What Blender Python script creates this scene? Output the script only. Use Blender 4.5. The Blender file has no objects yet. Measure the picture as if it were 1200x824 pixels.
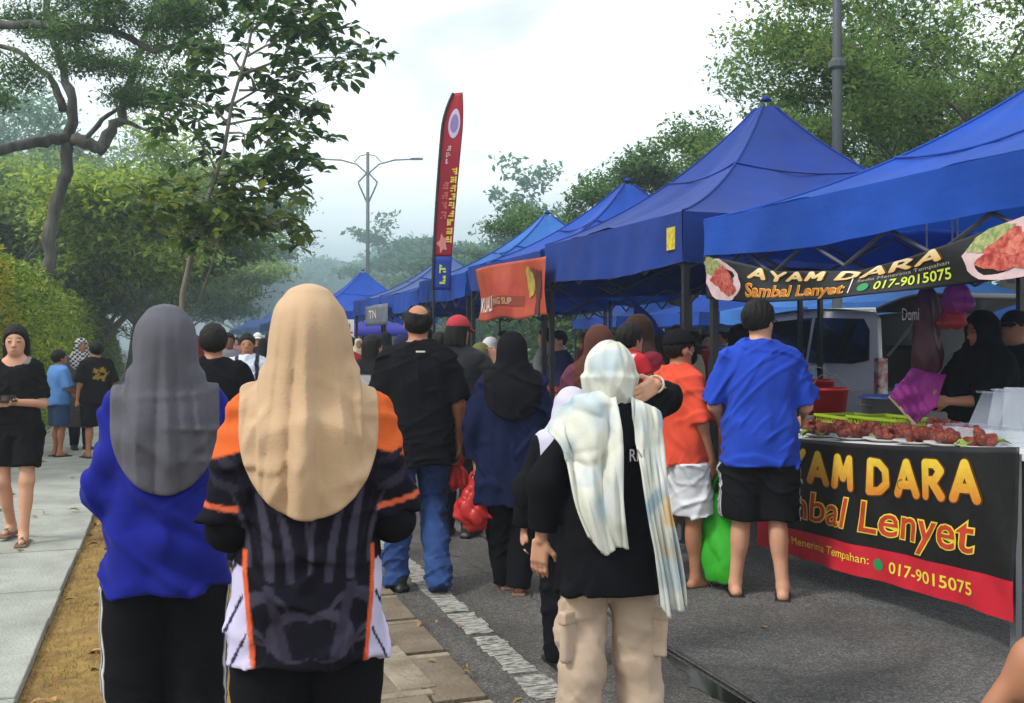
import bpy, bmesh, math, random
import numpy as np
from mathutils import Vector, Matrix

# ------------------------------------------------------------------ camera, sky, sun, exposure
scn = bpy.context.scene
COL = scn.collection
H = 1.5                                   # eye height
F = 1200.0                                # focal length in units of 1/1200 of the picture width
YAW = math.atan(405.0 / F)                # the camera looks this far to the right of the road
SY, CY = math.sin(YAW), math.cos(YAW)

cam_d = bpy.data.cameras.new("camera")
cam = bpy.data.objects.new("camera", cam_d); COL.objects.link(cam)
cam.location = (0, 0, H)
cam.rotation_euler = (math.pi / 2, 0, -YAW)
cam_d.sensor_fit = 'HORIZONTAL'; cam_d.sensor_width = 36; cam_d.lens = 36 * F / 1200
cam_d.shift_y = -0.01
cam_d.clip_end = 2000; cam_d.clip_start = 0.05
scn.camera = cam

SUN_EL, SUN_AZ = math.radians(46), math.radians(-100)     # azimuth measured from +Y towards +X
world = bpy.data.worlds.new("World"); scn.world = world; world.use_nodes = True
wn, wl = world.node_tree.nodes, world.node_tree.links
wn.clear()
wo = wn.new("ShaderNodeOutputWorld"); wbg = wn.new("ShaderNodeBackground")
sky = wn.new("ShaderNodeTexSky"); sky.sky_type = 'NISHITA'; sky.sun_disc = False
sky.sun_elevation = SUN_EL; sky.sun_rotation = SUN_AZ; sky.air_density = 1.2; sky.dust_density = 3.0
sc1 = wn.new("ShaderNodeMix"); sc1.data_type = 'RGBA'; sc1.blend_type = 'MULTIPLY'
sc1.inputs[0].default_value = 1.0
wl.new(sky.outputs[0], sc1.inputs[6]); sc1.inputs[7].default_value = (1.15, 1.25, 1.20, 1)
tc = wn.new("ShaderNodeTexCoord")
mp = wn.new("ShaderNodeMapping"); mp.inputs['Scale'].default_value = (1.0, 1.0, 2.2); mp.inputs['Location'].default_value = (0.35, 0.1, -0.25)
wl.new(tc.outputs['Generated'], mp.inputs[0])
cn = wn.new("ShaderNodeTexNoise"); cn.inputs['Scale'].default_value = 3.0; cn.inputs['Detail'].default_value = 7; cn.inputs['Roughness'].default_value = 0.52
cn.inputs['Distortion'].default_value = 0.25
wl.new(mp.outputs[0], cn.inputs['Vector'])
cr = wn.new("ShaderNodeValToRGB")
cr.color_ramp.elements[0].position = 0.40; cr.color_ramp.elements[0].color = (0.46, 0.46, 0.46, 1)
cr.color_ramp.elements[1].position = 0.60; cr.color_ramp.elements[1].color = (1, 1, 1, 1)
wl.new(cn.outputs[0], cr.inputs[0])
cmx = wn.new("ShaderNodeMix"); cmx.data_type = 'RGBA'
wl.new(cr.outputs[0], cmx.inputs[0]); wl.new(sc1.outputs[2], cmx.inputs[6])
cmx.inputs[7].default_value = (15.5, 16.0, 16.1, 1)          # sunlit white cloud, in the sky texture's own units
wl.new(cmx.outputs[2], wbg.inputs[0]); wbg.inputs[1].default_value = 0.10
wl.new(wbg.outputs[0], wo.inputs[0])

sun_d = bpy.data.lights.new("sun", 'SUN'); sun_d.energy = 2.4; sun_d.angle = math.radians(12); sun_d.color = (1, 0.96, 0.9)
sun = bpy.data.objects.new("sun", sun_d); COL.objects.link(sun)
sdir = Vector((math.sin(SUN_AZ) * math.cos(SUN_EL), math.cos(SUN_AZ) * math.cos(SUN_EL), math.sin(SUN_EL)))
sun.rotation_euler = sdir.to_track_quat('Z', 'Y').to_euler(); sun.location = (0, 0, 30)

scn.view_settings.view_transform = 'Standard'; scn.view_settings.look = 'None'
scn.view_settings.exposure = 0.10; scn.view_settings.gamma = 1.0; scn.view_settings.use_curve_mapping = False
cy = scn.cycles
cy.use_denoising = True
cy.max_bounces = 6; cy.diffuse_bounces = 3; cy.glossy_bounces = 2; cy.transmission_bounces = 4; cy.transparent_max_bounces = 8
cy.volume_bounces = 0; cy.volume_step_rate = 4; cy.volume_max_steps = 64
cy.caustics_reflective = False; cy.caustics_refractive = False

R = random.Random(7)
NP = np.random.default_rng(11)
rad = math.radians

# ------------------------------------------------------------------ places
def pos(px, d, py=None):
    """place at depth d along the viewing axis in the direction of column px (row py gives the height)"""
    u = (px - 600) / F
    x, y = d * (SY + u * CY), d * (CY - u * SY)
    return (x, y) if py is None else (x, y, H + (400 - py) * d / F)
def grd(px, py):
    return pos(px, H * F / (py - 400))
def onX(px, X, py=None):
    u = (px - 600) / F
    return pos(px, X / (SY + u * CY), py)

# ------------------------------------------------------------------ materials
MATS = {}
def mat(name, col=(.5, .5, .5), rough=.7, metal=0., var=0., vscale=8., bump=0., bscale=40., attr=False, trans=0., spec=.4,
        island=0., sheen=0., alpha=1., stretch=(1, 1, 1), emit=0., col2=None, detail=4, coat=0.):
    if name in MATS: return MATS[name]
    m = bpy.data.materials.new(name); m.use_nodes = True
    n, l = m.node_tree.nodes, m.node_tree.links
    b = n["Principled BSDF"]; out = n["Material Output"]
    b.inputs['Roughness'].default_value = rough; b.inputs['Metallic'].default_value = metal
    b.inputs['Specular IOR Level'].default_value = spec
    b.inputs['Alpha'].default_value = alpha
    b.inputs['Coat Weight'].default_value = coat
    if sheen: b.inputs['Sheen Weight'].default_value = sheen
    co = n.new("ShaderNodeTexCoord"); mapn = n.new("ShaderNodeMapping"); mapn.inputs['Scale'].default_value = stretch
    l.new(co.outputs['Object'], mapn.inputs[0])
    src = None
    if attr:
        a = n.new("ShaderNodeAttribute"); a.attribute_name = "col"; src = a.outputs['Color']
    if src is None:
        rgb = n.new("ShaderNodeRGB"); rgb.outputs[0].default_value = (*col, 1); src = rgb.outputs[0]
    if var or col2:
        nz = n.new("ShaderNodeTexNoise"); nz.inputs['Scale'].default_value = vscale; nz.inputs['Detail'].default_value = detail
        nz.inputs['Roughness'].default_value = .6
        l.new(mapn.outputs[0], nz.inputs['Vector'])
        mx = n.new("ShaderNodeMix"); mx.data_type = 'RGBA'
        if col2:
            rp = n.new("ShaderNodeValToRGB"); rp.color_ramp.elements[0].position = .38; rp.color_ramp.elements[1].position = .64
            l.new(nz.outputs[0], rp.inputs[0]); l.new(rp.outputs[0], mx.inputs[0])
            l.new(src, mx.inputs[6]); mx.inputs[7].default_value = (*col2, 1)
        else:
            mr = n.new("ShaderNodeMapRange"); mr.inputs[1].default_value = .25; mr.inputs[2].default_value = .75
            mr.inputs[3].default_value = 1 - var; mr.inputs[4].default_value = 1 + var
            l.new(nz.outputs[0], mr.inputs[0])
            mx.blend_type = 'MULTIPLY'; mx.inputs[0].default_value = 1
            cb = n.new("ShaderNodeCombineColor"); [l.new(mr.outputs[0], cb.inputs[k]) for k in range(3)]
            l.new(src, mx.inputs[6]); l.new(cb.outputs[0], mx.inputs[7])
        src = mx.outputs[2]
    if island:
        g = n.new("ShaderNodeNewGeometry"); hs = n.new("ShaderNodeHueSaturation")
        mr = n.new("ShaderNodeMapRange"); mr.inputs[3].default_value = 1 - island; mr.inputs[4].default_value = 1 + island
        l.new(g.outputs['Random Per Island'], mr.inputs[0]); l.new(mr.outputs[0], hs.inputs['Value'])
        mr2 = n.new("ShaderNodeMapRange"); mr2.inputs[3].default_value = .5 + island * .08; mr2.inputs[4].default_value = .5 - island * .08
        l.new(g.outputs['Random Per Island'], mr2.inputs[0]); l.new(mr2.outputs[0], hs.inputs['Hue'])
        l.new(src, hs.inputs['Color']); src = hs.outputs[0]
    l.new(src, b.inputs['Base Color'])
    if emit:
        l.new(src, b.inputs['Emission Color']); b.inputs['Emission Strength'].default_value = emit
    if bump:
        nb = n.new("ShaderNodeTexNoise"); nb.inputs['Scale'].default_value = bscale; nb.inputs['Detail'].default_value = 5
        l.new(mapn.outputs[0], nb.inputs['Vector'])
        bp = n.new("ShaderNodeBump"); bp.inputs['Strength'].default_value = bump; bp.inputs['Distance'].default_value = .02
        l.new(nb.outputs[0], bp.inputs['Height']); l.new(bp.outputs[0], b.inputs['Normal'])
    if trans:
        t = n.new("ShaderNodeBsdfTranslucent"); l.new(src, t.inputs[0])
        ms = n.new("ShaderNodeMixShader"); ms.inputs[0].default_value = trans
        l.new(b.outputs[0], ms.inputs[1]); l.new(t.outputs[0], ms.inputs[2]); l.new(ms.outputs[0], out.inputs[0])
    MATS[name] = m
    return m
def cloth(name, col, **k):
    k = dict(dict(rough=.9, spec=.07, sheen=.05, bump=.12, bscale=160, var=.12, vscale=5), **k)
    return mat(name, col, **k)
def srgb(r, g, b):
    f = lambda c: (c / 255 / 12.92) if c / 255 <= .04045 else ((c / 255 + .055) / 1.055) ** 2.4
    return (f(r), f(g), f(b))

# ------------------------------------------------------------------ object helpers
def obj(name, me, m=None, parent=None, loc=None, rot=None):
    o = bpy.data.objects.new(name, me); COL.objects.link(o)
    if m is not None:
        me.materials.clear(); me.materials.append(m)
    if parent is not None: o.parent = parent
    if loc is not None: o.location = loc
    if rot is not None: o.rotation_euler = rot
    return o
def tag(o, label=None, cat=None, group=None, kind=None):
    if label: o["label"] = label
    if cat: o["category"] = cat
    if group: o["group"] = group
    if kind: o["kind"] = kind
    return o
def thing(name, label, cat, loc=(0, 0, 0), rz=0., group=None):
    o = bpy.data.objects.new(name, None); COL.objects.link(o); o.empty_display_size = .2
    o.location = loc; o.rotation_euler = (0, 0, rz)
    return tag(o, label, cat, group)
def copy_tree(o, parent=None):
    c = o.copy(); COL.objects.link(c); c.parent = parent
    for ch in list(o.children): copy_tree(ch, c)
    return c
def mesh(verts, faces, smooth=False):
    me = bpy.data.meshes.new("m"); me.from_pydata([tuple(v) for v in verts], [], [tuple(f) for f in faces]); me.update()
    if smooth: me.shade_smooth()
    return me
def npmesh(V, Q, smooth=True):
    """quads or triangles from numpy arrays"""
    me = bpy.data.meshes.new("m"); V = np.asarray(V, np.float32); Q = np.asarray(Q, np.int32); k = Q.shape[1]
    me.vertices.add(len(V)); me.vertices.foreach_set("co", V.ravel())
    me.loops.add(Q.size); me.loops.foreach_set("vertex_index", Q.ravel())
    me.polygons.add(len(Q)); me.polygons.foreach_set("loop_start", np.arange(0, Q.size, k, dtype=np.int32))
    me.update(calc_edges=True)
    if smooth: me.shade_smooth()
    return me
def setcol(me, C):
    a = me.color_attributes.new("col", 'FLOAT_COLOR', 'POINT')
    C4 = np.ones((len(me.vertices), 4), np.float32); C4[:, :3] = C
    a.data.foreach_set("color", C4.ravel())
class MB:
    """collects boxes, bars, tubes and lathes for one mesh"""
    def __init__(s): s.v, s.f = [], []
    def add(s, v, f):
        k = len(s.v); s.v += [tuple(p) for p in v]; s.f += [tuple(i + k for i in q) for q in f]; return s
    def box(s, c, d, rz=0., ry=0.):
        M = Matrix.Rotation(rz, 3, 'Z') @ Matrix.Rotation(ry, 3, 'Y'); c = Vector(c)
        v = [c + M @ Vector((x * d[0] / 2, y * d[1] / 2, z * d[2] / 2)) for z in (-1, 1) for y in (-1, 1) for x in (-1, 1)]
        return s.add(v, [(0, 2, 3, 1), (4, 5, 7, 6), (0, 1, 5, 4), (1, 3, 7, 5), (3, 2, 6, 7), (2, 0, 4, 6)])
    def tube(s, pts, r, n=8, cap=True):
        pts = [Vector(p) for p in pts]; rs = r if isinstance(r, (list, tuple)) else [r] * len(pts)
        k = len(s.v); up = None
        for i, p in enumerate(pts):
            t = (pts[min(i + 1, len(pts) - 1)] - pts[max(i - 1, 0)]).normalized()
            if up is None: up = Vector((1, 0, 0)) if abs(t.z) > .8 else Vector((0, 0, 1))
            a = t.cross(up); a = a.normalized() if a.length > 1e-6 else t.orthogonal().normalized()
            b = a.cross(t).normalized(); up = b
            for j in range(n):
                w = 2 * math.pi * j / n
                s.v.append(tuple(p + (a * math.cos(w) + b * math.sin(w)) * rs[i]))
        for i in range(len(pts) - 1):
            for j in range(n):
                s.f.append((k + i * n + j, k + i * n + (j + 1) % n, k + (i + 1) * n + (j + 1) % n, k + (i + 1) * n + j))
        if cap:
            s.f.append(tuple(k + j for j in range(n))[::-1]); e = k + (len(pts) - 1) * n
            s.f.append(tuple(e + j for j in range(n)))
        return s
    def lathe(s, prof, c=(0, 0, 0), n=20, sx=1., sy=1.):
        k = len(s.v)
        for (r, z) in prof:
            for j in range(n):
                w = 2 * math.pi * j / n
                s.v.append((c[0] + r * sx * math.cos(w), c[1] + r * sy * math.sin(w), c[2] + z))
        for i in range(len(prof) - 1):
            for j in range(n):
                s.f.append((k + i * n + j, k + i * n + (j + 1) % n, k + (i + 1) * n + (j + 1) % n, k + (i + 1) * n + j))
        if prof[0][0] > 1e-5: s.f.append(tuple(k + j for j in range(n))[::-1])
        if prof[-1][0] > 1e-5: s.f.append(tuple(k + (len(prof) - 1) * n + j for j in range(n)))
        return s
    def mesh(s, smooth=False): return mesh(s.v, s.f, smooth)
    def build(s, name, m, parent=None, smooth=False, loc=None, rot=None, bevel=0.):
        o = obj(name, s.mesh(smooth), m, parent, loc, rot)
        if bevel:
            b = o.modifiers.new("bevel", 'BEVEL'); b.width = bevel; b.segments = 2; b.limit_method = 'ANGLE'
        return o
def autosmooth(o, ang=40):
    me = o.data
    me.shade_smooth()
    try: me.set_sharp_from_angle(angle=rad(ang))
    except Exception: pass
    return o
def grid_mesh(fn, nu, nv, smooth=True, thick=0.):
    V = [fn(i / nu, j / nv) for j in range(nv + 1) for i in range(nu + 1)]
    Fc = [(j * (nu + 1) + i, j * (nu + 1) + i + 1, (j + 1) * (nu + 1) + i + 1, (j + 1) * (nu + 1) + i) for j in range(nv) for i in range(nu)]
    return mesh(V, Fc, smooth)
def sheet(name, fn, nu, nv, m, parent=None, thick=.003):
    o = obj(name, grid_mesh(fn, nu, nv), m, parent)
    if thick:
        s = o.modifiers.new("thickness", 'SOLIDIFY'); s.thickness = thick; s.offset = 0
    return o
# lettering: a text laid out in a unit (s, t) plane, then carried onto a surface by fn(s, t, off)
def text_mesh(body, bold=0., shear=0., space=1.):
    c = bpy.data.curves.new("t", 'FONT'); c.body = body; c.size = 1; c.offset = bold; c.shear = shear; c.space_character = space
    c.resolution_u = 3
    o = bpy.data.objects.new("t", c); COL.objects.link(o)
    dg = bpy.context.evaluated_depsgraph_get(); dg.update()
    me = bpy.data.meshes.new_from_object(o.evaluated_get(dg))
    bpy.data.objects.remove(o); bpy.data.curves.remove(c)
    return me
def lettering(name, body, fn, box, m, parent, off=.004, bold=0., shear=0., ext=None, space=1., bend=None, split="word"):
    """box = (s0, s1, t0, t1): where the text's own bounds land"""
    me = text_mesh(body, bold, shear, space)
    bm = bmesh.new(); bm.from_mesh(me); bmesh.ops.triangulate(bm, faces=bm.faces[:])
    bmesh.ops.remove_doubles(bm, verts=bm.verts[:], dist=1e-5)
    es = [e for e in bm.edges if e.calc_length() > .28]
    if es: bmesh.ops.subdivide_edges(bm, edges=es, cuts=1); bmesh.ops.triangulate(bm, faces=bm.faces[:])
    bm.to_mesh(me); bm.free()
    xs = [v.co.x for v in me.vertices]; ys = [v.co.y for v in me.vertices]
    x0, x1, y0, y1 = ext or (min(xs), max(xs), min(ys), max(ys))
    # one object for each letter (or word) of the print
    par = list(range(len(xs)))
    def root(i):
        while par[i] != i: par[i] = par[par[i]]; i = par[i]
        return i
    for e in me.edges: par[root(e.vertices[0])] = root(e.vertices[1])
    isl = {}
    for i in range(len(xs)): isl.setdefault(root(i), []).append(i)
    spans = sorted([min(xs[i] for i in g), max(xs[i] for i in g), g] for g in isl.values())
    gap = -.02 - 2 * bold if split == "letter" else .17 - 2 * bold; cl = []
    for a, b, g in spans:
        if cl and a < cl[-1][1] + gap: cl[-1][1] = max(b, cl[-1][1]); cl[-1][2] += g
        else: cl.append([a, b, list(g)])
    out = []
    for a, b, g in cl:
        ix = {v: k for k, v in enumerate(g)}; P = []
        for v in g:
            q = me.vertices[v].co; u, w = (q.x - x0) / (x1 - x0), (q.y - y0) / (y1 - y0)
            s = box[0] + (box[1] - box[0]) * u; t = box[2] + (box[3] - box[2]) * w
            if bend: s, t = bend(s, t)
            P.append(fn(s, t, off))
        out.append(obj(name, mesh(P, [[ix[v] for v in f.vertices] for f in me.polygons if f.vertices[0] in ix]), m, parent))
    bpy.data.meshes.remove(me)
    return out
# ------------------------------------------------------------------ organic shapes: distance fields meshed into one skin
import openvdb as vdb
f32 = np.float32
def A3(p): return np.asarray(p, f32)
def cap(a, b, ra, rb=None):
    a, b = A3(a), A3(b); rb = ra if rb is None else rb; ba = b - a; L = float(ba @ ba) + 1e-9
    def f(P):
        pa = P - a; h = np.clip(pa @ ba / L, 0, 1)
        return np.linalg.norm(pa - h[:, None] * ba, axis=1) - (ra + (rb - ra) * h)
    return f
def ell(c, r, M=None):
    c, r = A3(c), A3(r); M = None if M is None else np.asarray(M, f32)
    def f(P):
        q = P - c
        if M is not None: q = q @ M
        k = np.linalg.norm(q / r, axis=1) + 1e-6; k2 = np.linalg.norm(q / (r * r), axis=1) + 1e-6
        return k * (k - 1) / k2
    return f
def rbox(c, hd, rr, M=None):
    c, hd = A3(c), A3(hd); M = None if M is None else np.asarray(M, f32)
    def f(P):
        q = P - c
        if M is not None: q = q @ M
        q = np.abs(q) - (hd - rr)
        return np.linalg.norm(np.maximum(q, 0), axis=1) + np.minimum(q.max(axis=1), 0) - rr
    return f
def loft(secs, pw=2.3):
    """stack of ellipses (z, cx, cy, rx, ry), smoothly interpolated"""
    S = np.array(sorted(secs), float); z = S[:, 0]; zz = np.linspace(z[0], z[-1], 80)
    def herm(y):
        m = np.gradient(y, z); i = np.clip(np.searchsorted(z, zz) - 1, 0, len(z) - 2); h = z[i + 1] - z[i]; t = (zz - z[i]) / h
        return ((2 * t**3 - 3 * t**2 + 1) * y[i] + (t**3 - 2 * t**2 + t) * h * m[i] + (-2 * t**3 + 3 * t**2) * y[i + 1] + (t**3 - t**2) * h * m[i + 1])
    T = [herm(S[:, k]) for k in range(1, 5)]
    def f(P):
        zc = P[:, 2]; cx, cy, rx, ry = [np.interp(zc, zz, t).astype(f32) for t in T]
        x, y = P[:, 0] - cx, P[:, 1] - cy
        q = (np.abs(x / rx) ** pw + np.abs(y / ry) ** pw) ** (1 / pw) + 1e-4
        r = np.hypot(x, y) + 1e-5
        d = r - r / q
        dz = np.maximum(z[0] - zc, zc - z[-1])
        return np.where(dz > 0, np.hypot(np.maximum(d, 0), dz), np.maximum(d, dz)).astype(f32)
    return f
def smin(k, *fs):
    def f(P):
        a = fs[0](P)
        for g in fs[1:]:
            b = g(P); h = np.clip(.5 + .5 * (b - a) / k, 0, 1); a = b * (1 - h) + a * h - k * h * (1 - h)
        return a
    return f
def cut(f, g):            # keep f where g < 0
    return lambda P: np.maximum(f(P), g(P))
def scut(f, g, k=.01):
    def h_(P):
        a, b = f(P), g(P); h = np.clip(.5 - .5 * (b - a) / k, 0, 1); return b * (1 - h) + a * h + k * h * (1 - h)
    return h_
def plane(n, c):          # negative on the far side of n
    n = A3(n); n = n / np.linalg.norm(n); c = float(n @ A3(c)); return lambda P: P @ n - c
def neg(f): return lambda P: -f(P)
def disp(f, w): return lambda P: f(P) + w(P)
def folds(amp, k=(30, 30, 9), seed=0, n=3, sharp=.5):
    r = np.random.default_rng(seed); D = r.normal(size=(n, 3)); D /= np.linalg.norm(D, axis=1)[:, None]; D = (D * np.array(k)).astype(f32)
    W = r.normal(size=(n, 3)).astype(f32) * 7; ph = r.uniform(0, 6.28, (n, 2)).astype(f32)
    def f(P):
        s = 0
        for i in range(n):
            a = P @ D[i] + ph[i, 0] + 1.6 * np.sin(P @ W[i] + ph[i, 1])
            w = np.sin(a); s = s + (1 - sharp) * w + sharp * (1 - 2 * np.abs(np.sin(a / 2)))
        return (amp * s / n ** .5).astype(f32)
    return f
def creases(amp, seed=0, n=7, freq=26., tilt=.5):
    """narrow wrinkles in the cloth: ridges that start and fade out"""
    r = np.random.default_rng(seed + 100); D = r.normal(size=(n, 3)) * np.array([.7, .7, 1.0]); D /= np.linalg.norm(D, axis=1)[:, None]; D = (D * r.uniform(.6, 1.5, (n, 1)) * freq).astype(f32)
    W = (r.normal(size=(n, 3)) * 9).astype(f32); M = (r.normal(size=(n, 3)) * 8).astype(f32); ph = r.uniform(0, 6.28, (n, 3)).astype(f32)
    def f(P):
        s = 0
        for i in range(n):
            a = np.sin(P @ D[i] + ph[i, 0] + .9 * np.sin(P @ W[i] + ph[i, 1])); m = np.clip(np.sin(P @ M[i] + ph[i, 2]) * 1.6 - .2, 0, 1)
            s = s - m * np.exp(-(a / .30) ** 2) + .35 * m * np.exp(-((a - .55) / .30) ** 2)
        return (amp * s).astype(f32)
    return f
def mesh_sdf(f, lo, hi, v, smooth=True):
    lo, hi = np.array(lo, float) - 2 * v, np.array(hi, float) + 2 * v
    c = 4; n = np.ceil((hi - lo) / (v * c)).astype(int) + 1
    I = np.stack(np.meshgrid(*[np.arange(k) for k in n], indexing='ij'), -1).reshape(-1, 3)
    ctr = (lo + (I + .5 - .5 / c) * v * c).astype(f32)
    d0 = f(ctr)
    near = np.abs(d0) < v * c * 1.35
    sub = np.stack(np.meshgrid(*[np.arange(c)] * 3, indexing='ij'), -1).reshape(-1, 3)
    B = I[near]; J = (B[:, None, :] * c + sub[None]).reshape(-1, 3)
    vals = f((lo + J * v).astype(f32)).astype(f32)
    big = np.where(d0 > 0, 1., -1.).reshape(n).astype(f32)
    arr = np.repeat(np.repeat(np.repeat(big, c, 0), c, 1), c, 2)
    arr[J[:, 0], J[:, 1], J[:, 2]] = vals
    g = vdb.FloatGrid(1.0); g.copyFromArray(np.ascontiguousarray(arr))
    p, q = g.convertToQuads(0.0)
    V = lo + p * v
    return npmesh(V, np.asarray(q)[:, ::-1] if FLIP else np.asarray(q), smooth)
FLIP = True
def sdf_obj(name, f, lo, hi, v, m, parent, colfn=None):
    me = mesh_sdf(f, lo, hi, v)
    if colfn is not None:
        P = np.empty(len(me.vertices) * 3, f32); me.vertices.foreach_get("co", P); setcol(me, colfn(P.reshape(-1, 3)))
    return obj(name, me, m, parent)
def unit(v): v = np.asarray(v, float); return v / (np.linalg.norm(v) + 1e-9)

SKIN = mat("skin", rough=.55, attr=True, var=.06, vscale=14, spec=.35)
HAIR = mat("hair_black", (.008, .007, .006), rough=.6, bump=.6, bscale=90, stretch=(1, 1, .18), spec=.18)
HAIRB = mat("hair_brown", (.03, .017, .011), rough=.45, bump=.6, bscale=90, stretch=(1, 1, .18), spec=.5)
SK1, SK2, SK3 = srgb(196, 146, 118), srgb(164, 112, 84), srgb(128, 84, 62)

class Body:
    """joints of one person: local frame, facing +Y, +X is the person's right"""
    def __init__(s, h=1.65, build=1., sh=.175, arms=None, legs=None, head=(0, 0), lean=(0, 0), hip=1., belly=0., headscale=1.):
        k = h / 1.7; s.k = k; s.h = h; s.b = build; s.headscale = headscale
        lx, ly = lean
        s.sec = [(.84, 0, 0, .150 * hip, .112), (.92, 0, -.008, .170 * hip, .125), (1.00, 0, 0, .160 * hip, .120 + belly * .6), (1.09, lx * .3, ly * .3 + belly * .3, .143, .108 + belly),
                 (1.22, lx * .6, ly * .6, .160, .118 + belly * .4), (1.33, lx * .85, ly * .85, .172, .108), (1.41, lx, ly - .004, .135, .078), (1.46, lx, ly, .068, .062)]
        s.sec = [(z * k, cx * k, cy * k, rx * k * build, ry * k * build) for z, cx, cy, rx, ry in s.sec]
        s.hips, s.knee, s.ank, s.toe = [], [], [], []
        legs = legs or [{}, {}]
        for i, sd in enumerate((-1, 1)):
            L = dict(dict(kx=.0, ky=.015, ax=.0, ay=-.02, az=.075, kz=.48, foot=.12 * sd, fp=0.), **legs[i])
            s.hips.append(A3((sd * .092 * k, 0, .90 * k)))
            s.knee.append(A3((sd * .095 * k + L['kx'], L['ky'], L['kz'] * k)))
            s.ank.append(A3((sd * .095 * k + L['ax'], L['ay'], L['az'] * k)))
            fd = np.array([math.sin(L['foot']) * math.cos(L['fp']), math.cos(L['foot']) * math.cos(L['fp']), math.sin(L['fp'])])
            s.toe.append(A3(fd))
        s.shl, s.elb, s.wri, s.hdir, s.pn, s.curl = [], [], [], [], [], []
        arms = arms or [{}, {}]
        for i, sd in enumerate((-1, 1)):
            Ar = dict(dict(u=(sd * .22, -.05, -1), f=(sd * .08, .25, -1), h=None, n=(-sd, 0, 0), curl=.5), **arms[i])
            S_ = A3((sd * sh * k * (0.6 + .4 * build) + lx * k, ly * k, 1.365 * k)); E_ = S_ + A3(unit(Ar['u'])) * .285 * k; W_ = E_ + A3(unit(Ar['f'])) * .245 * k
            s.shl.append(S_); s.elb.append(E_); s.wri.append(W_); s.hdir.append(unit(Ar['h'] or Ar['f'])); s.pn.append(np.array(Ar['n'], float)); s.curl.append(Ar['curl'])
        s.hc = A3((lx * k, (ly + .012) * k, 1.575 * k)); s.yaw, s.pit = head
        s.hs = k ** .5 * headscale
        cyw, syw = math.cos(s.yaw), math.sin(s.yaw); cp, sp = math.cos(s.pit), math.sin(s.pit)
        Rz = np.array([[cyw, -syw, 0], [syw, cyw, 0], [0, 0, 1]]); Rx = np.array([[1, 0, 0], [0, cp, -sp], [0, sp, cp]])
        s.HM = (Rz @ Rx).astype(f32)
    def hl(s, P): return ((P - s.hc) @ s.HM) / f32(s.hs)
    def hw(s, p): return s.hc + s.HM @ (A3(p) * s.hs)
    def torso(s, e=0., ex=None): return loft([(z, cx, cy, rx + e, ry + e) for z, cx, cy, rx, ry in s.sec])
    def head_sdf(s, fine):
        parts = [ell((0, -.012, .022), (.075, .094, .090)), ell((0, .022, -.03), (.061, .068, .085)), ell((0, .050, -.078), (.036, .036, .030))]
        g = smin(.03, *parts)
        if fine:
            g = scut(g, neg(smin(.01, ell((-.031, .100, .004), (.020, .016, .013)), ell((.031, .100, .004), (.020, .016, .013)))), .014)
            g = smin(.008, g, ell((-.031, .079, .004), (.015, .013, .011)), ell((.031, .079, .004), (.015, .013, .011)))
            g = smin(.010, g, cap((0, .086, .008), (0, .104, -.028), .007, .012), cap((-.013, .088, -.032), (.013, .088, -.032), .009))
            g = smin(.008, g, cap((-.018, .084, -.060), (.018, .084, -.060), .009), cap((-.014, .083, -.069), (.014, .083, -.069), .009))
        g = smin(.006, g, ell((-.077, -.004, -.008), (.011, .020, .032)), ell((.077, -.004, -.008), (.011, .020, .032)))
        return lambda P: g(s.hl(P)) * f32(s.hs)
    def hand_sdf(s, i, fine):
        k = s.k; w, d = np.array(s.wri[i], float), s.hdir[i]; n = s.pn[i] - d * (s.pn[i] @ d); n = unit(n); sd = np.cross(d, n) * (1 if i == 0 else -1)   # sd towards the thumb
        if not fine: return [ell(w + d * .075 * k, (.034 * k, .020 * k, .085 * k), np.stack([sd, n, d], 1))]
        M = np.stack([sd, n, d], 1)
        out = [rbox(w + d * .052 * k, (.040 * k, .014 * k, .050 * k), .012 * k, M)]
        c = s.curl[i]
        for j, (o, ln) in enumerate(((.031, .070), (.011, .080), (-.010, .075), (-.030, .060))):
            b = w + d * .098 * k + sd * o * k; a1 = .55 * c + .1; a2 = 1.5 * c + .2
            d1 = d * math.cos(a1) + n * math.sin(a1); d2 = d * math.cos(a2) + n * math.sin(a2)
            spread = sd * o * .8
            m1 = b + unit(d1 + spread) * ln * .52 * k; m2 = m1 + unit(d2 + spread * .6) * ln * .5 * k
            out += [cap(b, m1, .0095 * k, .0088 * k), cap(m1, m2, .0088 * k, .0072 * k)]
        tb = w + d * .028 * k + sd * .034 * k; t1 = tb + unit(d * .8 + sd * .75 + n * .35) * .040 * k; t2 = t1 + unit(d * 1. + sd * .15 + n * (.3 + c * .6)) * .034 * k
        out += [cap(tb, t1, .013 * k, .011 * k), cap(t1, t2, .011 * k, .008 * k)]
        return out
    def body_sdf(s, fine=True, face=True):
        k, b = s.k, s.b
        core = [s.torso()]
        core.append(cap((s.hc[0] * .9, s.hc[1] * .5, 1.40 * k), (s.hc[0], s.hc[1] - .012 * k, 1.52 * k), .058 * k * (.5 + .5 * b), .052 * k))
        for i in range(2):
            core += [cap(s.hips[i], s.knee[i], .082 * k * b, .054 * k), cap(s.knee[i], s.ank[i], .052 * k, .036 * k)]
            c = s.knee[i] * .68 + s.ank[i] * .32; core.append(ell(c + A3((0, -.018 * k, 0)), (.047 * k * b, .052 * k * b, .115 * k)))
            core.append(cap((s.hc[0] * .9, s.sec[-1][2] - .01 * k, 1.455 * k), s.shl[i] * .8 + A3((0, 0, .29 * k)), .034 * k, .036 * k))
            core += [cap(s.shl[i], s.elb[i], .050 * k * b, .040 * k * b), cap(s.elb[i], s.wri[i], .041 * k * b, .026 * k)]
        feet = []
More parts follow.
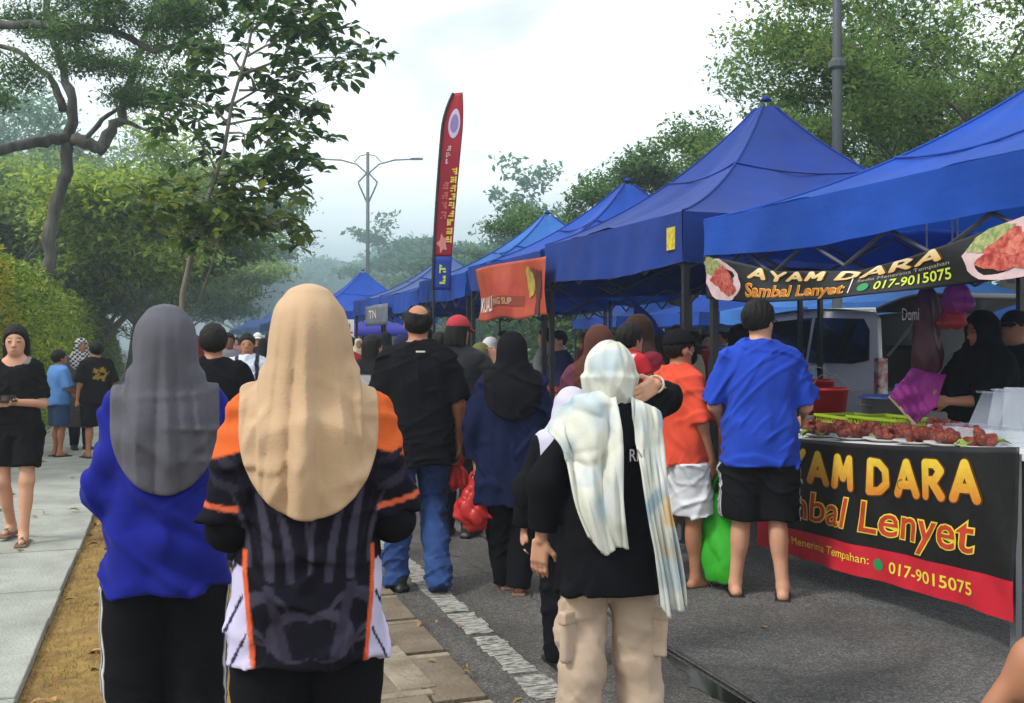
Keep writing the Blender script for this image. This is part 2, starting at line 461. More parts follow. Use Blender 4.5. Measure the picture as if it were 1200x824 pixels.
        for i in range(2):
            t = s.toe[i]; a = s.ank[i]; hz = A3((0, 0, -.045 * k))
            feet += [cap(a + hz - t * .03 * k, a + hz * 1.05 + t * .13 * k, .034 * k, .022 * k), cap(a, a + hz + t * .06 * k, .036 * k, .028 * k)]
        g = smin(.035 * k, *core)
        g = smin(.02 * k, g, *feet)
        g = smin(.02 * k, g, s.head_sdf(face))
        hs = []
        for i in range(2): hs += s.hand_sdf(i, fine)
        return smin(.007 * k, g, *hs)
    def bounds(s, pad=.05):
        pts = np.array(s.elb + s.wri + s.ank + s.knee + [w + d * .2 for w, d in zip(s.wri, s.hdir)] + [s.hc + A3((.14, .16, .16)), s.hc - A3((.14, .16, .16))] +
                       [a + t * .2 for a, t in zip(s.ank, s.toe)] + [(.22 * s.b, .2 * s.b, 1), (-.22 * s.b, -.2 * s.b, 1)])
        lo, hi = pts.min(0) - pad, pts.max(0) + pad; lo[2] = min(-.02, lo[2] + pad); return lo, hi
    # ---- garments
    def top_sdf(s, hem=.8, e=.02, sleeve=.8, se=.02, flare=.0, neck=1.455, cuff=0.):
        k = s.k; h = hem * k
        secs = [(z, cx, cy, rx + e, ry + e) for z, cx, cy, rx, ry in s.sec if z > .9 * k and z > h + .02]
        hipr = s.sec[1]
        secs += [(h - .01, 0, hipr[2], hipr[3] + .012 * k + e + flare, hipr[4] + .006 + e + flare * .8)]
        if h < .80 * k: secs += [(.86 * k, 0, hipr[2], hipr[3] + .010 * k + e + flare * .35, hipr[4] + e + flare * .3)]
        # a loose top hangs from chest to hip rather than following the waist
        out = []
        for z, cx, cy, rx, ry in secs:
            if 1.0 * k < z < 1.2 * k:
                w = .6; rx = rx * (1 - w) + w * (.166 * k * s.b + e); ry = ry * (1 - w) + w * max(ry, .118 * k * s.b + e)
            if z < 1.02 * k and z > h: rx = max(rx, (.180 * k) * s.b + e)
            out.append((z, cx, cy, rx, ry))
        parts = [loft(out)]
        for i in range(2):
            S_, E_, W_ = s.shl[i], s.elb[i], s.wri[i]
            parts.append(cap((s.hc[0] * .9, s.sec[-1][2] - .01 * k, 1.44 * k), S_ * .8 + A3((0, 0, .284 * k)), .034 * k + e * .5, .040 * k + e * .4))
            r0, r1, r2 = .050 * k * s.b + se * .45, .045 * k * s.b + se, .032 * k * s.b + se * .8 + cuff
            if sleeve <= 1:
                B = S_ + (E_ - S_) * sleeve; c_ = cap(S_, S_ + (E_ - S_) * min(1, sleeve + .15), r0, r0 + (r1 + se * .4 - r0) * sleeve)
                parts.append(scut(c_, plane(E_ - S_, B), .008))
            else:
                t = sleeve - 1; B = E_ + (W_ - E_) * t
                parts.append(cap(S_, E_, r0, r1)); parts.append(scut(cap(E_, E_ + (W_ - E_) * min(1, t + .1), r1, r1 + (r2 - r1) * t), plane(W_ - E_, B), .008))
        g = smin(.04 * k, *parts)
        g = scut(g, plane((0, 0, -1), (0, 0, h)), .006)
        g = scut(g, plane((0, -.15, 1), (0, 0, 1.478 * k)), .008)
        nb = ell((s.hc[0], s.hc[1] + .012 + (1.455 - neck) * .5, 1.485 * k), (.066 * k + (1.455 - neck) * .9, .078 * k + (1.455 - neck) * .6, .045 * k + (1.455 - neck) * 1.3))
        return scut(g, neg(nb), .008)
    def legs_sdf(s, end=.06, e=.02, e2=None, waist=1.0, sym=True):
        """trousers to a height, or shorts; end = height of the leg opening"""
        k = s.k; e2 = e if e2 is None else e2; parts = [scut(s.torso(min(e * .8, .006)), plane((0, 0, 1), (0, 0, waist * k)), .01)]
        for i in range(2):
            H_, K_, N_ = s.hips[i], s.knee[i], s.ank[i]
            c1 = cap(H_, K_, .088 * k * s.b + e, .058 * k + (e + e2) / 2)
            if end >= .42:
                t = (H_[2] - end * k) / (H_[2] - K_[2]); B = H_ + (K_ - H_) * t
                parts.append(scut(cap(H_, K_, .090 * k * s.b + e, .075 * k * s.b + e2), plane(K_ - H_, B), .008))
            else:
                t = (K_[2] - end * k) / max(.05, K_[2] - N_[2]); B = K_ + (N_ - K_) * t
                c = K_ * .68 + N_ * .32; parts.append(ell(c + A3((0, -.018 * k, 0)), (.052 * k * s.b + e2 * .8, .056 * k * s.b + e2 * .8, .14 * k)))
                parts += [c1, scut(cap(K_, K_ + (N_ - K_) * (t + .1), .058 * k + (e + e2) / 2, .040 * k + e2), plane(N_ - K_, B), .008)]
        return smin(.018 * k, *parts)
    def hair_sdf(s, thick=.011, seed=1, bald=0., fringe=0., side=0.):
        g = ell((0, -.013, .024), (.075 + thick, .094 + thick, .092 + thick))
        g = disp(g, folds(.0045, (210, 210, 70), seed, 5, .8))
        g = scut(g, lambda P: -(P[:, 2] - (-.075 + (P[:, 1] + .09) * .42) + side + .006 * np.sin(P[:, 0] * 190) * np.sin(P[:, 1] * 170 + 1)), .010)
        g = scut(g, lambda P: (P[:, 1] - (.022 + (P[:, 2] + .02) * (.72 - fringe))) * .8, .012)
        if bald: g = scut(g, neg(ell((0, -.045, .105), (.05 * bald, .06 * bald, .06 * bald))), .02)
        return lambda P: g(s.hl(P)) * f32(s.hs)
    def hijab_sdf(s, hem_c=1.05, hem_s=1.30, w=.17, wy=.125, seed=3, nf=9, amp=.012, face=True, neckw=.10, peak=0., shift=0.):
        """head wrap falling over the shoulders in a rounded cape: hem_c = lowest point of the hem, hem_s = where its sides turn upright"""
        k = s.k; x0, y0, z0 = s.hc
        hd = ell((0, -.010, .012), (.089, .112, .116 + peak)); hdw = lambda P: hd(s.hl(P)) * f32(s.hs)
        bx, by = s.sec[5][1], s.sec[5][2]
        dr = loft([((hem_c - .05) * k, bx, by, w * .9, wy * .8), (1.22 * k, bx, by - .005, w * .84, wy * .86), (1.34 * k, bx, by - .006, w * .78, wy * .84), (1.40 * k, x0, by - .008, w * .70, .108),
                   (1.45 * k, x0, y0 - .014, neckw + .018, .110), (1.51 * k, x0, y0 - .014, neckw - .004, .114), (1.56 * k, x0, y0 - .012, neckw * .87, .112), (1.61 * k, x0, y0 - .012, .080 * s.hs, .102), (1.65 * k, x0, y0 - .012, .068, .080), (1.68 * k, x0, y0 - .012, .040, .045)], 2.05)
        parts = [hdw, dr]
        if getattr(s, "shirt", None) is not None: parts.append(lambda P: s.shirt(P) - (.004 + .006 * np.clip((1 - np.abs(P[:, 0] - bx) / w) / .25, 0, 1)).astype(f32))
        g = smin(.035, *parts)
        r = np.random.default_rng(seed); ph = r.uniform(0, 6.28, 8)
        def fold(P):
            z = P[:, 2] / k; x = P[:, 0] - x0 - shift; dn = np.clip(1.66 - z, 0.02, 1)
            # folds fan out from the crown and widen as they fall
            u = nf * 1.25 * x / (.13 + .20 * dn) + 1.1 * np.sin(7 * z + ph[0]) * .35 + .5 * np.where(P[:, 1] > y0, 2.0, 0)
            a = np.clip((1.70 - z) / .34, 0, 1) ** 1.1 * amp
            up_ = .50 * u + ph[3] + .7 * np.sin(.27 * u + ph[1]); ix = np.floor(up_ / np.pi)
            tub = np.abs(np.sin(up_)) ** .8 * (.40 + .60 * np.sin(1.9 * ix + ph[5]) ** 2) * (.70 + .30 * np.sin(5 * z + 2.1 * ix + ph[6]))
            w_ = -1.0 * tub - .25 * (1 - np.abs(np.sin(.37 * u + 2 * z + ph[2]))) ** 2 + .10
            sw = -.22 * (1 - np.abs(np.sin(15 * (z + .45 * np.abs(x)) + ph[4]))) ** 1.5 * np.clip((1.44 - z) / .06, 0, 1) * np.clip((z - 1.20) / .1, 0, 1)
            ed = np.where(z < 1.44, np.clip((1.04 - np.abs(P[:, 0] - bx) / w) / .30, 0, 1), 1.)
            return (a * (w_ + sw) * ed).astype(f32)
        g = disp(g, fold)
        if getattr(s, "shirt", None) is not None:
            g1 = g; g = lambda P: np.maximum(g1(P), np.where((np.abs(P[:, 0] - bx) > .74 * w) & (P[:, 2] < 1.48 * k), s.shirt(P) - f32(.010), f32(-1)))
        zc, hz_ = hem_s * k, (hem_s - hem_c) * k
        def hem(P):
            x = (P[:, 0] - bx) / w; z = np.minimum(P[:, 2] - zc, 0) / hz_; return ((np.sqrt(x * x + z * z + 1e-6) - 1) * min(w, hz_) * (1 + .03 * np.sin(40 * P[:, 0]))).astype(f32)
        g = scut(g, hem, .007)
        if face:
            fc = ell((0, .115, -.008), (.060, .075, .086)); g = scut(g, lambda P: -fc(s.hl(P)) * f32(s.hs), .012)
        return g

def skin_col(B, base, face=True, beard=0.):
    base = np.array(base)
    def f(P):
        C = np.tile(base, (len(P), 1))
        if face:
            q = B.hl(P); x, y, z = np.abs(q[:, 0]), q[:, 1], q[:, 2]
            def mix(m, c): m = np.clip(m, 0, 1)[:, None]; C[:] = C * (1 - m) + np.array(c) * m
            fr = (y > .055)
            mix(fr * .55 * np.exp(-((q[:, 0] / .024) ** 2 + ((z + .064) / .010) ** 2)), (.33, .07, .06))
            mix(fr * np.exp(-(((x - .031) / .013) ** 4 + ((z - .004) / .0065) ** 4)), (.03, .02, .018))
            mix(fr * .8 * np.exp(-(((x - .032) / .018) ** 4 + ((z - .026) / .006) ** 4)), (.03, .02, .015))
            mix(fr * .25 * np.exp(-(((x - .045) / .02) ** 2 + ((z + .03) / .02) ** 2)), (.50, .22, .16))
        return C
    return f

def person(label, at, facing, B, skin=SK1, v=.010, parts=(), group=None, face=True, fine=True, z=0., bv=1.5):
    """parts: callables taking (root, body, voxel) and adding clothing"""
    t = thing("person", label, "person", (at[0], at[1], z), rad(facing), group)
    lo, hi = B.bounds()
    sdf_obj("body", B.body_sdf(fine, face), lo, hi, v * bv, SKIN, t, skin_col(B, skin, face))
    for p in parts: p(t, B, v)
    return t
def top(m, hem=.8, e=.02, sleeve=.8, se=.02, flare=.0, fold=.006, seed=1, neck=1.455, colfn=None, name="shirt", k=(26, 26, 14), cuff=0., n=4, vf=1.12):
    def f(t, B, v):
        g = disp(B.top_sdf(hem, e, sleeve, se, flare, neck, cuff), folds(fold, k, seed, n))
        B.shirt0 = g
        if v < .0125: g = disp(g, creases(fold * (1.1 if v > .0075 else .95), seed, 7, 26. if v > .0075 else 17.))
        B.shirt = g; B.hemz = hem * B.k
        lo, hi = B.bounds(.08); lo[2] = hem * B.k - .03; hi[2] = 1.5 * B.k
        return sdf_obj(name, g, lo, hi, v * vf, m, t, None if colfn is None else (lambda P: colfn(P, B)))
    return f
def bottoms(m, end=.06, e=.02, e2=None, waist=1., fold=.006, seed=2, colfn=None, name="trousers", k=(18, 18, 30), sharp=.5):
    def f(t, B, v):
        g = disp(B.legs_sdf(end, e, e2, waist), folds(fold, k, seed, 4, sharp))
        if v < .0125: g = disp(g, creases(fold * (1.0 if v > .0075 else .5), seed, 7, 30.))
        if getattr(B, "shirt", None) is not None:
            g0, sh_, hz_ = g, B.shirt, B.hemz
            g = lambda P: np.maximum(g0(P), np.where(P[:, 2] > hz_ + .012, sh_(P) + f32(.008), f32(-1)))
        lo, hi = B.bounds(.1); lo[2] = max(.0, end * B.k - .06); hi[2] = waist * B.k + .03
        return sdf_obj(name, g, lo, hi, max(v, .0105) * (1.15 if colfn is None else 1.), m, t, None if colfn is None else (lambda P: colfn(P, B)))
    return f
def skirt(m, hem=.05, w=.2, e=.03, fold=.012, seed=4, waist=1.05, name="skirt"):
    def f(t, B, v):
        k = B.k; g = loft([(hem * k, 0, 0, w * k, w * .8 * k), (.5 * k, 0, 0, (w * .6 + .09) * k, (w * .5 + .07) * k), (.9 * k, 0, 0, .175 * k * B.b + e, .13 * k * B.b + e), (waist * k, 0, 0, .15 * k * B.b + e, .11 * k * B.b + e)])
        g = disp(g, folds(fold, (30, 30, 4), seed, 4))
        return sdf_obj(name, g, (-.4, -.4, 0), (.4, .4, 1.2), v, m, t)
    return f
def hair(m=None, **kw):
    def f(t, B, v):
        g = B.hair_sdf(**kw); c = B.hc
        return sdf_obj("hair", g, c - .16, c + .16, min(v, .0095 if v < .012 else .014), m or HAIR, t)
    return f
def longhair(m=None, length=.20, width=.085, back=.06, top_=.011):
    """hair falling to the shoulders round the face"""
    def f(t, B, v):
        g0 = B.hair_sdf(top_, 5, fringe=.05)
        def body(P):
            q = B.hl(P)
            d = loft([(-length, 0, -.045, width * 1.05, back), (-.08, 0, -.045, width, .070), (0., 0, -.03, width * .98, .088), (.06, 0, -.02, .078, .09)])(q)
            d = d + folds(.005, (110, 110, 12), 8, 4)(q)
            fc = ell((0, .075, -.03), (.070, .090, .20))(q)
            return np.maximum(d, -fc) * f32(B.hs)
        c = B.hc; return sdf_obj("hair", smin(.012, g0, body), c - A3((.16, .18, .16 + length)), c + .17, min(v, .0095 if v < .012 else .014), m or HAIR, t)
    return f
def hijab(m, colfn=None, vf=1., **kw):
    def f(t, B, v):
        g = B.hijab_sdf(**kw); w = kw.get('w', .17) + .08; k = B.k
        lo = (B.hc[0] - w, B.hc[1] - .26, (kw.get('hem_c', 1.05) - .03) * k); hi = (B.hc[0] + w, B.hc[1] + .24, B.hc[2] + .18)
        return sdf_obj("hijab", g, lo, hi, v * vf, m, t, None if colfn is None else (lambda P: colfn(P, B)))
    return f
def shoes(m, sole=None, kind="shoe"):
    """closed shoes, or sandals: a sole with a strap"""
    def f(t, B, v):
        k = B.k
        for i in range(2):
            d = np.array(B.toe[i], float); a = np.array(B.ank[i], float) + np.array((0, 0, -.058 * k)); up = unit(np.cross(np.cross(d, (0, 0, 1)), d)); sd = np.cross(d, up); M = np.stack([sd, d, up], 1)
            c = a + d * .045 * k
            if kind == "shoe":
                g = smin(.02, rbox(c + up * .0 * k, (.044 * k, .140 * k, .020 * k), .018 * k, M), cap(a - d * .035 * k + up * .05 * k, a + d * .05 * k + up * .035 * k, .048 * k, .04 * k), cap(a + d * .05 * k + up * .03 * k, a + d * .13 * k + up * .005 * k, .042 * k, .034 * k))
                sdf_obj("shoe", g, c - .22, c + .22, .010 if v < .012 else v * .8, m, t)
            else:
                g = rbox(c - up * .012 * k, (.046 * k, .140 * k, .011 * k), .009 * k, M)
                o = sdf_obj("sandal", g, c - .2, c + .2, min(v, .007), m, t)
                s2 = smin(.004, *[cap(c + d * x * k + sd * -.043 * k - up * .01 * k, c + d * x * k + up * .040 * k, .009 * k) for x in (.03, .06)] + [cap(c + d * x * k + sd * .043 * k - up * .01 * k, c + d * x * k + up * .040 * k, .009 * k) for x in (.03, .06)])
                sdf_obj("strap", s2, c - .15, c + .15, min(v, .007), sole or m, o)
    return f
def capband(m, mv=None):
    """baseball cap: crown and visor"""
    def f(t, B, v):
        g = scut(ell((0, -.010, .030), (.092, .110, .100)), lambda P: -(P[:, 2] - .035 - P[:, 1] * .08), .006)
        G = lambda P: g(B.hl(P)) * f32(B.hs); c = B.hc
        o = sdf_obj("cap", G, c - .15, c + .17, min(v, .009 if v < .012 else .014), m, t)
        g2 = ell((0, .105, .036), (.078, .085, .012)); g2c = cut(g2, lambda P: -(P[:, 1] - .07))
        def vis(P):
            q = B.hl(P).copy(); q[:, 2] += 3.2 * q[:, 0] ** 2 + .18 * np.maximum(q[:, 1] - .08, 0); return g2c(q) * f32(B.hs)
        sdf_obj("visor", vis, c - .22, c + .22, min(v, .006), mv or m, o)
    return f
# ------------------------------------------------------------------ the ground
def mat_asphalt(name, c0, c1, c2):
    m = bpy.data.materials.new(name); m.use_nodes = True; n, l = m.node_tree.nodes, m.node_tree.links; b = n["Principled BSDF"]
    co = n.new("ShaderNodeTexCoord")
    v = n.new("ShaderNodeTexVoronoi"); v.inputs['Scale'].default_value = 120; l.new(co.outputs['Object'], v.inputs['Vector'])
    r = n.new("ShaderNodeValToRGB"); e = r.color_ramp.elements; e[0].position = 0; e[0].color = (*c0, 1); e[1].position = 1; e[1].color = (*c2, 1)
    e2 = e.new(.55); e2.color = (*c1, 1)
    sp = n.new("ShaderNodeSeparateColor"); l.new(v.outputs['Color'], sp.inputs[0]); l.new(sp.outputs[0], r.inputs[0])
    nz = n.new("ShaderNodeTexNoise"); nz.inputs['Scale'].default_value = .9; nz.inputs['Distortion'].default_value = .8; nz.inputs['Detail'].default_value = 9; nz.inputs['Roughness'].default_value = .65; l.new(co.outputs['Object'], nz.inputs['Vector'])
    mr = n.new("ShaderNodeMapRange"); mr.inputs[1].default_value = .3; mr.inputs[2].default_value = .7; mr.inputs[3].default_value = .45; mr.inputs[4].default_value = 1.5; l.new(nz.outputs[0], mr.inputs[0])
    mx = n.new("ShaderNodeMix"); mx.data_type = 'RGBA'; mx.blend_type = 'MULTIPLY'; mx.inputs[0].default_value = 1
    cb = n.new("ShaderNodeCombineColor"); [l.new(mr.outputs[0], cb.inputs[k]) for k in range(3)]
    l.new(r.outputs[0], mx.inputs[6]); l.new(cb.outputs[0], mx.inputs[7]); l.new(mx.outputs[2], b.inputs['Base Color'])
    b.inputs['Roughness'].default_value = .8
    bp = n.new("ShaderNodeBump"); bp.inputs['Strength'].default_value = .7; bp.inputs['Distance'].default_value = .01
    l.new(v.outputs['Distance'], bp.inputs['Height']); l.new(bp.outputs[0], b.inputs['Normal'])
    return m
def strip(name, x0, x1, y0, y1, z, m, parent=None, kind="structure", nx=1, ny=1):
    o = obj(name, grid_mesh(lambda a, b: (x0 + (x1 - x0) * a, y0 + (y1 - y0) * b, z), nx, ny, False), m, parent)
    if parent is None: tag(o, kind=kind)
    return o
ASPH = mat_asphalt("asphalt", (.042, .039, .035), (.075, .069, .062), (.165, .153, .138))
ASPH2 = mat_asphalt("asphalt_overlay", (.045, .044, .043), (.082, .080, .077), (.175, .172, .165))
tag(strip("ground", -160, 220, -40, 190, -.03, mat("earth", (.07, .075, .035), .95, var=.35, vscale=.6)), "dark earth and grass ground stretching to the tree line")
tag(strip("road", 1.28, 16, -4, 160, 0, ASPH), "worn grey asphalt road with speckled stones")
tag(strip("road_overlay", 2.30, 9.0, -4, 60, .012, ASPH2), "lighter asphalt layer under the blue stalls")
# pale concrete slabs of the footpath
CONC = mat("concrete", (.30, .31, .275), .9, var=.32, vscale=2.6, bump=.6, bscale=60, detail=9)
pv = strip("footpath", -1.80, -.565, -2, 70, .035, mat("joint_dirt", (.13, .085, .05), .95, var=.4, vscale=12))
tag(pv, "pale concrete footpath bed beside the hedge")
yj = grd(60, 659)[1]; y = yj - .62 * 9 + .012; k = 0
while y < 60:
    wide = abs(y + .62 - yj) < .05
    y1 = y + .62 - (.03 if wide else .006); jx = R.uniform(-.006, .006); tz = R.uniform(-.004, .004)
    mb = MB().box((-1.18 + jx, (y + y1) / 2, .06 + tz), (1.225, y1 - y, .05), rz=R.uniform(-.002, .002))
    o = mb.build("slab", CONC, pv, bevel=.006); k += 1
    y += .62
# dry verge
VER = mat("dry_verge", (.27, .175, .045), .95, vscale=9, bump=.8, bscale=30, detail=8, col2=(.155, .092, .028))
ve = obj("verge", grid_mesh(lambda a, b: (-.565 + 1.33 * a, -2 + 62 * b, .045 + .012 * math.sin(a * 3.1) + .006 * math.sin(b * 377) * math.sin(a * 9)), 8, 300), VER)
tag(ve, "strip of dry brown grass between footpath and road", kind="structure")
def blades(n, x0, x1, y0, y1, hmin, hmax, w):
    X = NP.uniform(x0, x1, n); Y = y0 + (y1 - y0) * NP.uniform(0, 1, n) ** 1.6; h = NP.uniform(hmin, hmax, n); a = NP.uniform(0, 6.28, n)
    b = np.stack([X, Y, np.full(n, .046)], 1); s = np.stack([np.cos(a), np.sin(a), 0 * a], 1) * w; t = np.stack([NP.normal(0, .6, n), NP.normal(0, .6, n), np.ones(n)], 1) * h[:, None]
    V = np.stack([b - s, b + s, b + t], 1).reshape(-1, 3); return npmesh(V, np.arange(3 * n).reshape(-1, 3), False)
tag(obj("dry_grass", blades(36000, -.57, .74, 2.2, 16, .008, .035, .0025), mat("dry_blades", (.34, .23, .055), .9, island=.5, trans=.2)), "short dry brown grass blades covering the verge", "grass", kind="stuff")
def leafshape(L, W, bend=.1):
    v = [(0, 0, 0), (W * .38, L * .3, bend * L * .12), (W * .5, L * .58, bend * L * .1), (0, L, -bend * L * .3), (-W * .5, L * .58, bend * L * .1), (-W * .38, L * .3, bend * L * .12), (0, L * .3, 0), (0, L * .58, -bend * L * .06)]
    return v, [(0, 1, 6), (1, 2, 7, 6), (2, 3, 7), (3, 4, 7), (4, 5, 6, 7), (5, 0, 6)]
mb = MB()
for i in range(170):
    x = R.uniform(-.56, .74) if R.random() < .85 else R.uniform(-1.6, -.56); yy = 2.3 + 11 * R.random() ** 1.5; z = .062 if x > -.56 else .092
    lv, lf = leafshape(R.uniform(.05, .10), R.uniform(.025, .045), R.uniform(.5, 1.6)); M = Matrix.Rotation(R.uniform(0, 6.28), 3, 'Z') @ Matrix.Rotation(R.uniform(-.4, .4), 3, 'X')
    mb.add([M @ Vector(q) + Vector((x, yy, z)) for q in lv], lf)
tag(mb.build("fallen_leaves", mat("dead_leaf", (.28, .17, .07), .85, island=.5)), "dry curled leaves scattered over the brown verge", "leaves", kind="stuff")
# concrete gutter slabs between verge and asphalt
gt = strip("gutter", .765, 1.28, -4, 70, .002, mat("gutter_dirt", (.085, .065, .045), .95, var=.4, vscale=10)); tag(gt, "dirty concrete gutter strip along the verge")
G1 = mat("gutter_concrete", (.185, .15, .105), .9, var=.35, vscale=3.5, bump=.5, bscale=45, detail=8, col2=(.115, .085, .055))
G2 = mat("gutter_pale", (.29, .25, .185), .9, vscale=6, bump=.6, bscale=45, detail=8, col2=(.17, .135, .09))
y = 1.0
while y < 40:
    L = R.choice((.55, .6, .68))
    MB().box((.90, y + L / 2, .012), (.255, L - .015, .03), rz=R.uniform(-.004, .004)).build("gutter_slab", G1, gt, bevel=.004)
    MB().box((1.155, y + L / 2, .010), (.22, L - .10, .028), rz=R.uniform(-.006, .006)).build("gutter_slab", G1, gt, bevel=.004)
    MB().box((1.155, y + L - .035, .013), (.22, .05, .030)).build("gutter_joint", G2, gt, bevel=.004)
    y += L
MB().box((.995, 4.55, .017), (.16, .62, .03), rz=.05).build("gutter_patch", G2, gt, bevel=.006)
MB().box((.90, 4.18, .018), (.32, .06, .03), rz=.04).build("gutter_patch", G2, gt, bevel=.006)
# worn white edge line, broken into crusts of paint
mb = MB(); y = 1.5; e0 = e1 = 0.
while y < 60:
    n = R.uniform(.02, .07) * (1 + y / 40); e0 = max(-.02, min(.02, e0 + R.gauss(0, .006))); e1 = max(-.02, min(.02, e1 + R.gauss(0, .006)))
    if R.random() > .10:
        a, b = 1.472 + e0 + R.uniform(-.006, .006), 1.602 + e1 + R.uniform(-.006, .006); j = lambda: R.uniform(-.005, .005)
        q = [(a + j(), y + j() * .5), (a + (b - a) * .3, y + j()), (a + (b - a) * .7, y + j()), (b + j(), y + j() * .5), (b + j(), y + n + j() * .6), (a + (b - a) * .65, y + n + j()), (a + (b - a) * .35, y + n + j()), (a + j(), y + n + j() * .6)]
        mb.add([(p[0], p[1], .002) for p in q] + [(p[0], p[1], .0065) for p in q], [tuple(range(8, 16))] + [(i, (i + 1) % 8, 8 + (i + 1) % 8, 8 + i) for i in range(8)])
    y += n + R.choice((.002, .003, .004, .006, .012))
tag(mb.build("road_marking", mat("road_paint", (.46, .45, .40), .9, vscale=45, bump=.8, bscale=90, col2=(.10, .092, .08), detail=7, stretch=(.5, 1.4, 1))), "cracked white painted edge line on the road", kind="structure")
# puddle in the seam of the asphalt
c = grd(806, 808)
pts = [(2.278, c[1] + .85)]
for i in range(24):
    f_ = i / 23; pts.append((2.27 - .075 * math.sin(math.pi * f_) ** .7 * (1 + .5 * math.sin(f_ * 17)) + R.uniform(-.018, .018), c[1] + .80 - 1.75 * f_ + R.uniform(-.02, .02)))
pts.append((2.278, c[1] - 1.0))
tag(obj("puddle", mesh([(a, b, .004) for a, b in pts], [tuple(range(len(pts)))]), mat("puddle_water", (.012, .014, .010), .10, spec=.4)), "dark shallow puddle along the seam in the asphalt", kind="structure")
mb = MB(); N = 700; pth = [(2.300 + .012 * math.sin(i * .11) + .010 * math.sin(i * .037), 1.0 + i * .045) for i in range(N)]
mb.add([(x - .002 - abs(R.gauss(0, .007)), y, .0045) for x, y in pth] + [(x + .004, y, .0132) for x, y in pth] + [(x + .005 + abs(R.gauss(0, .006)) * (1 + math.sin(y * 3)), y, .0135) for x, y in pth], [(i, i + N, i + N + 1, i + 1) for i in range(N - 1)] + [(i + N, i + 2 * N, i + 2 * N + 1, i + N + 1) for i in range(N - 1)])
tag(mb.build("road_crack", mat("crack_dirt", (.03, .027, .02), .95)), "dark dirt-filled seam between two asphalt layers", kind="structure")
mb = MB()
for (pa, pb) in (((590, 676), (640, 712)), ((505, 640), (598, 684))):
    a, b = grd(*pa), grd(*pb); N = 14
    P = [(a[0] + (b[0] - a[0]) * i / N + R.uniform(-.03, .03), a[1] + (b[1] - a[1]) * i / N + R.uniform(-.03, .03)) for i in range(N + 1)]
    mb.add([(p[0], p[1] - .006, .004) for p in P] + [(p[0], p[1] + .006 + R.random() * .008, .004) for p in P], [(i, i + 1, i + N + 2, i + N + 1) for i in range(N)])
tag(mb.build("asphalt_crack", MATS["crack_dirt"]), "thin dark crack wandering across the asphalt", kind="structure")

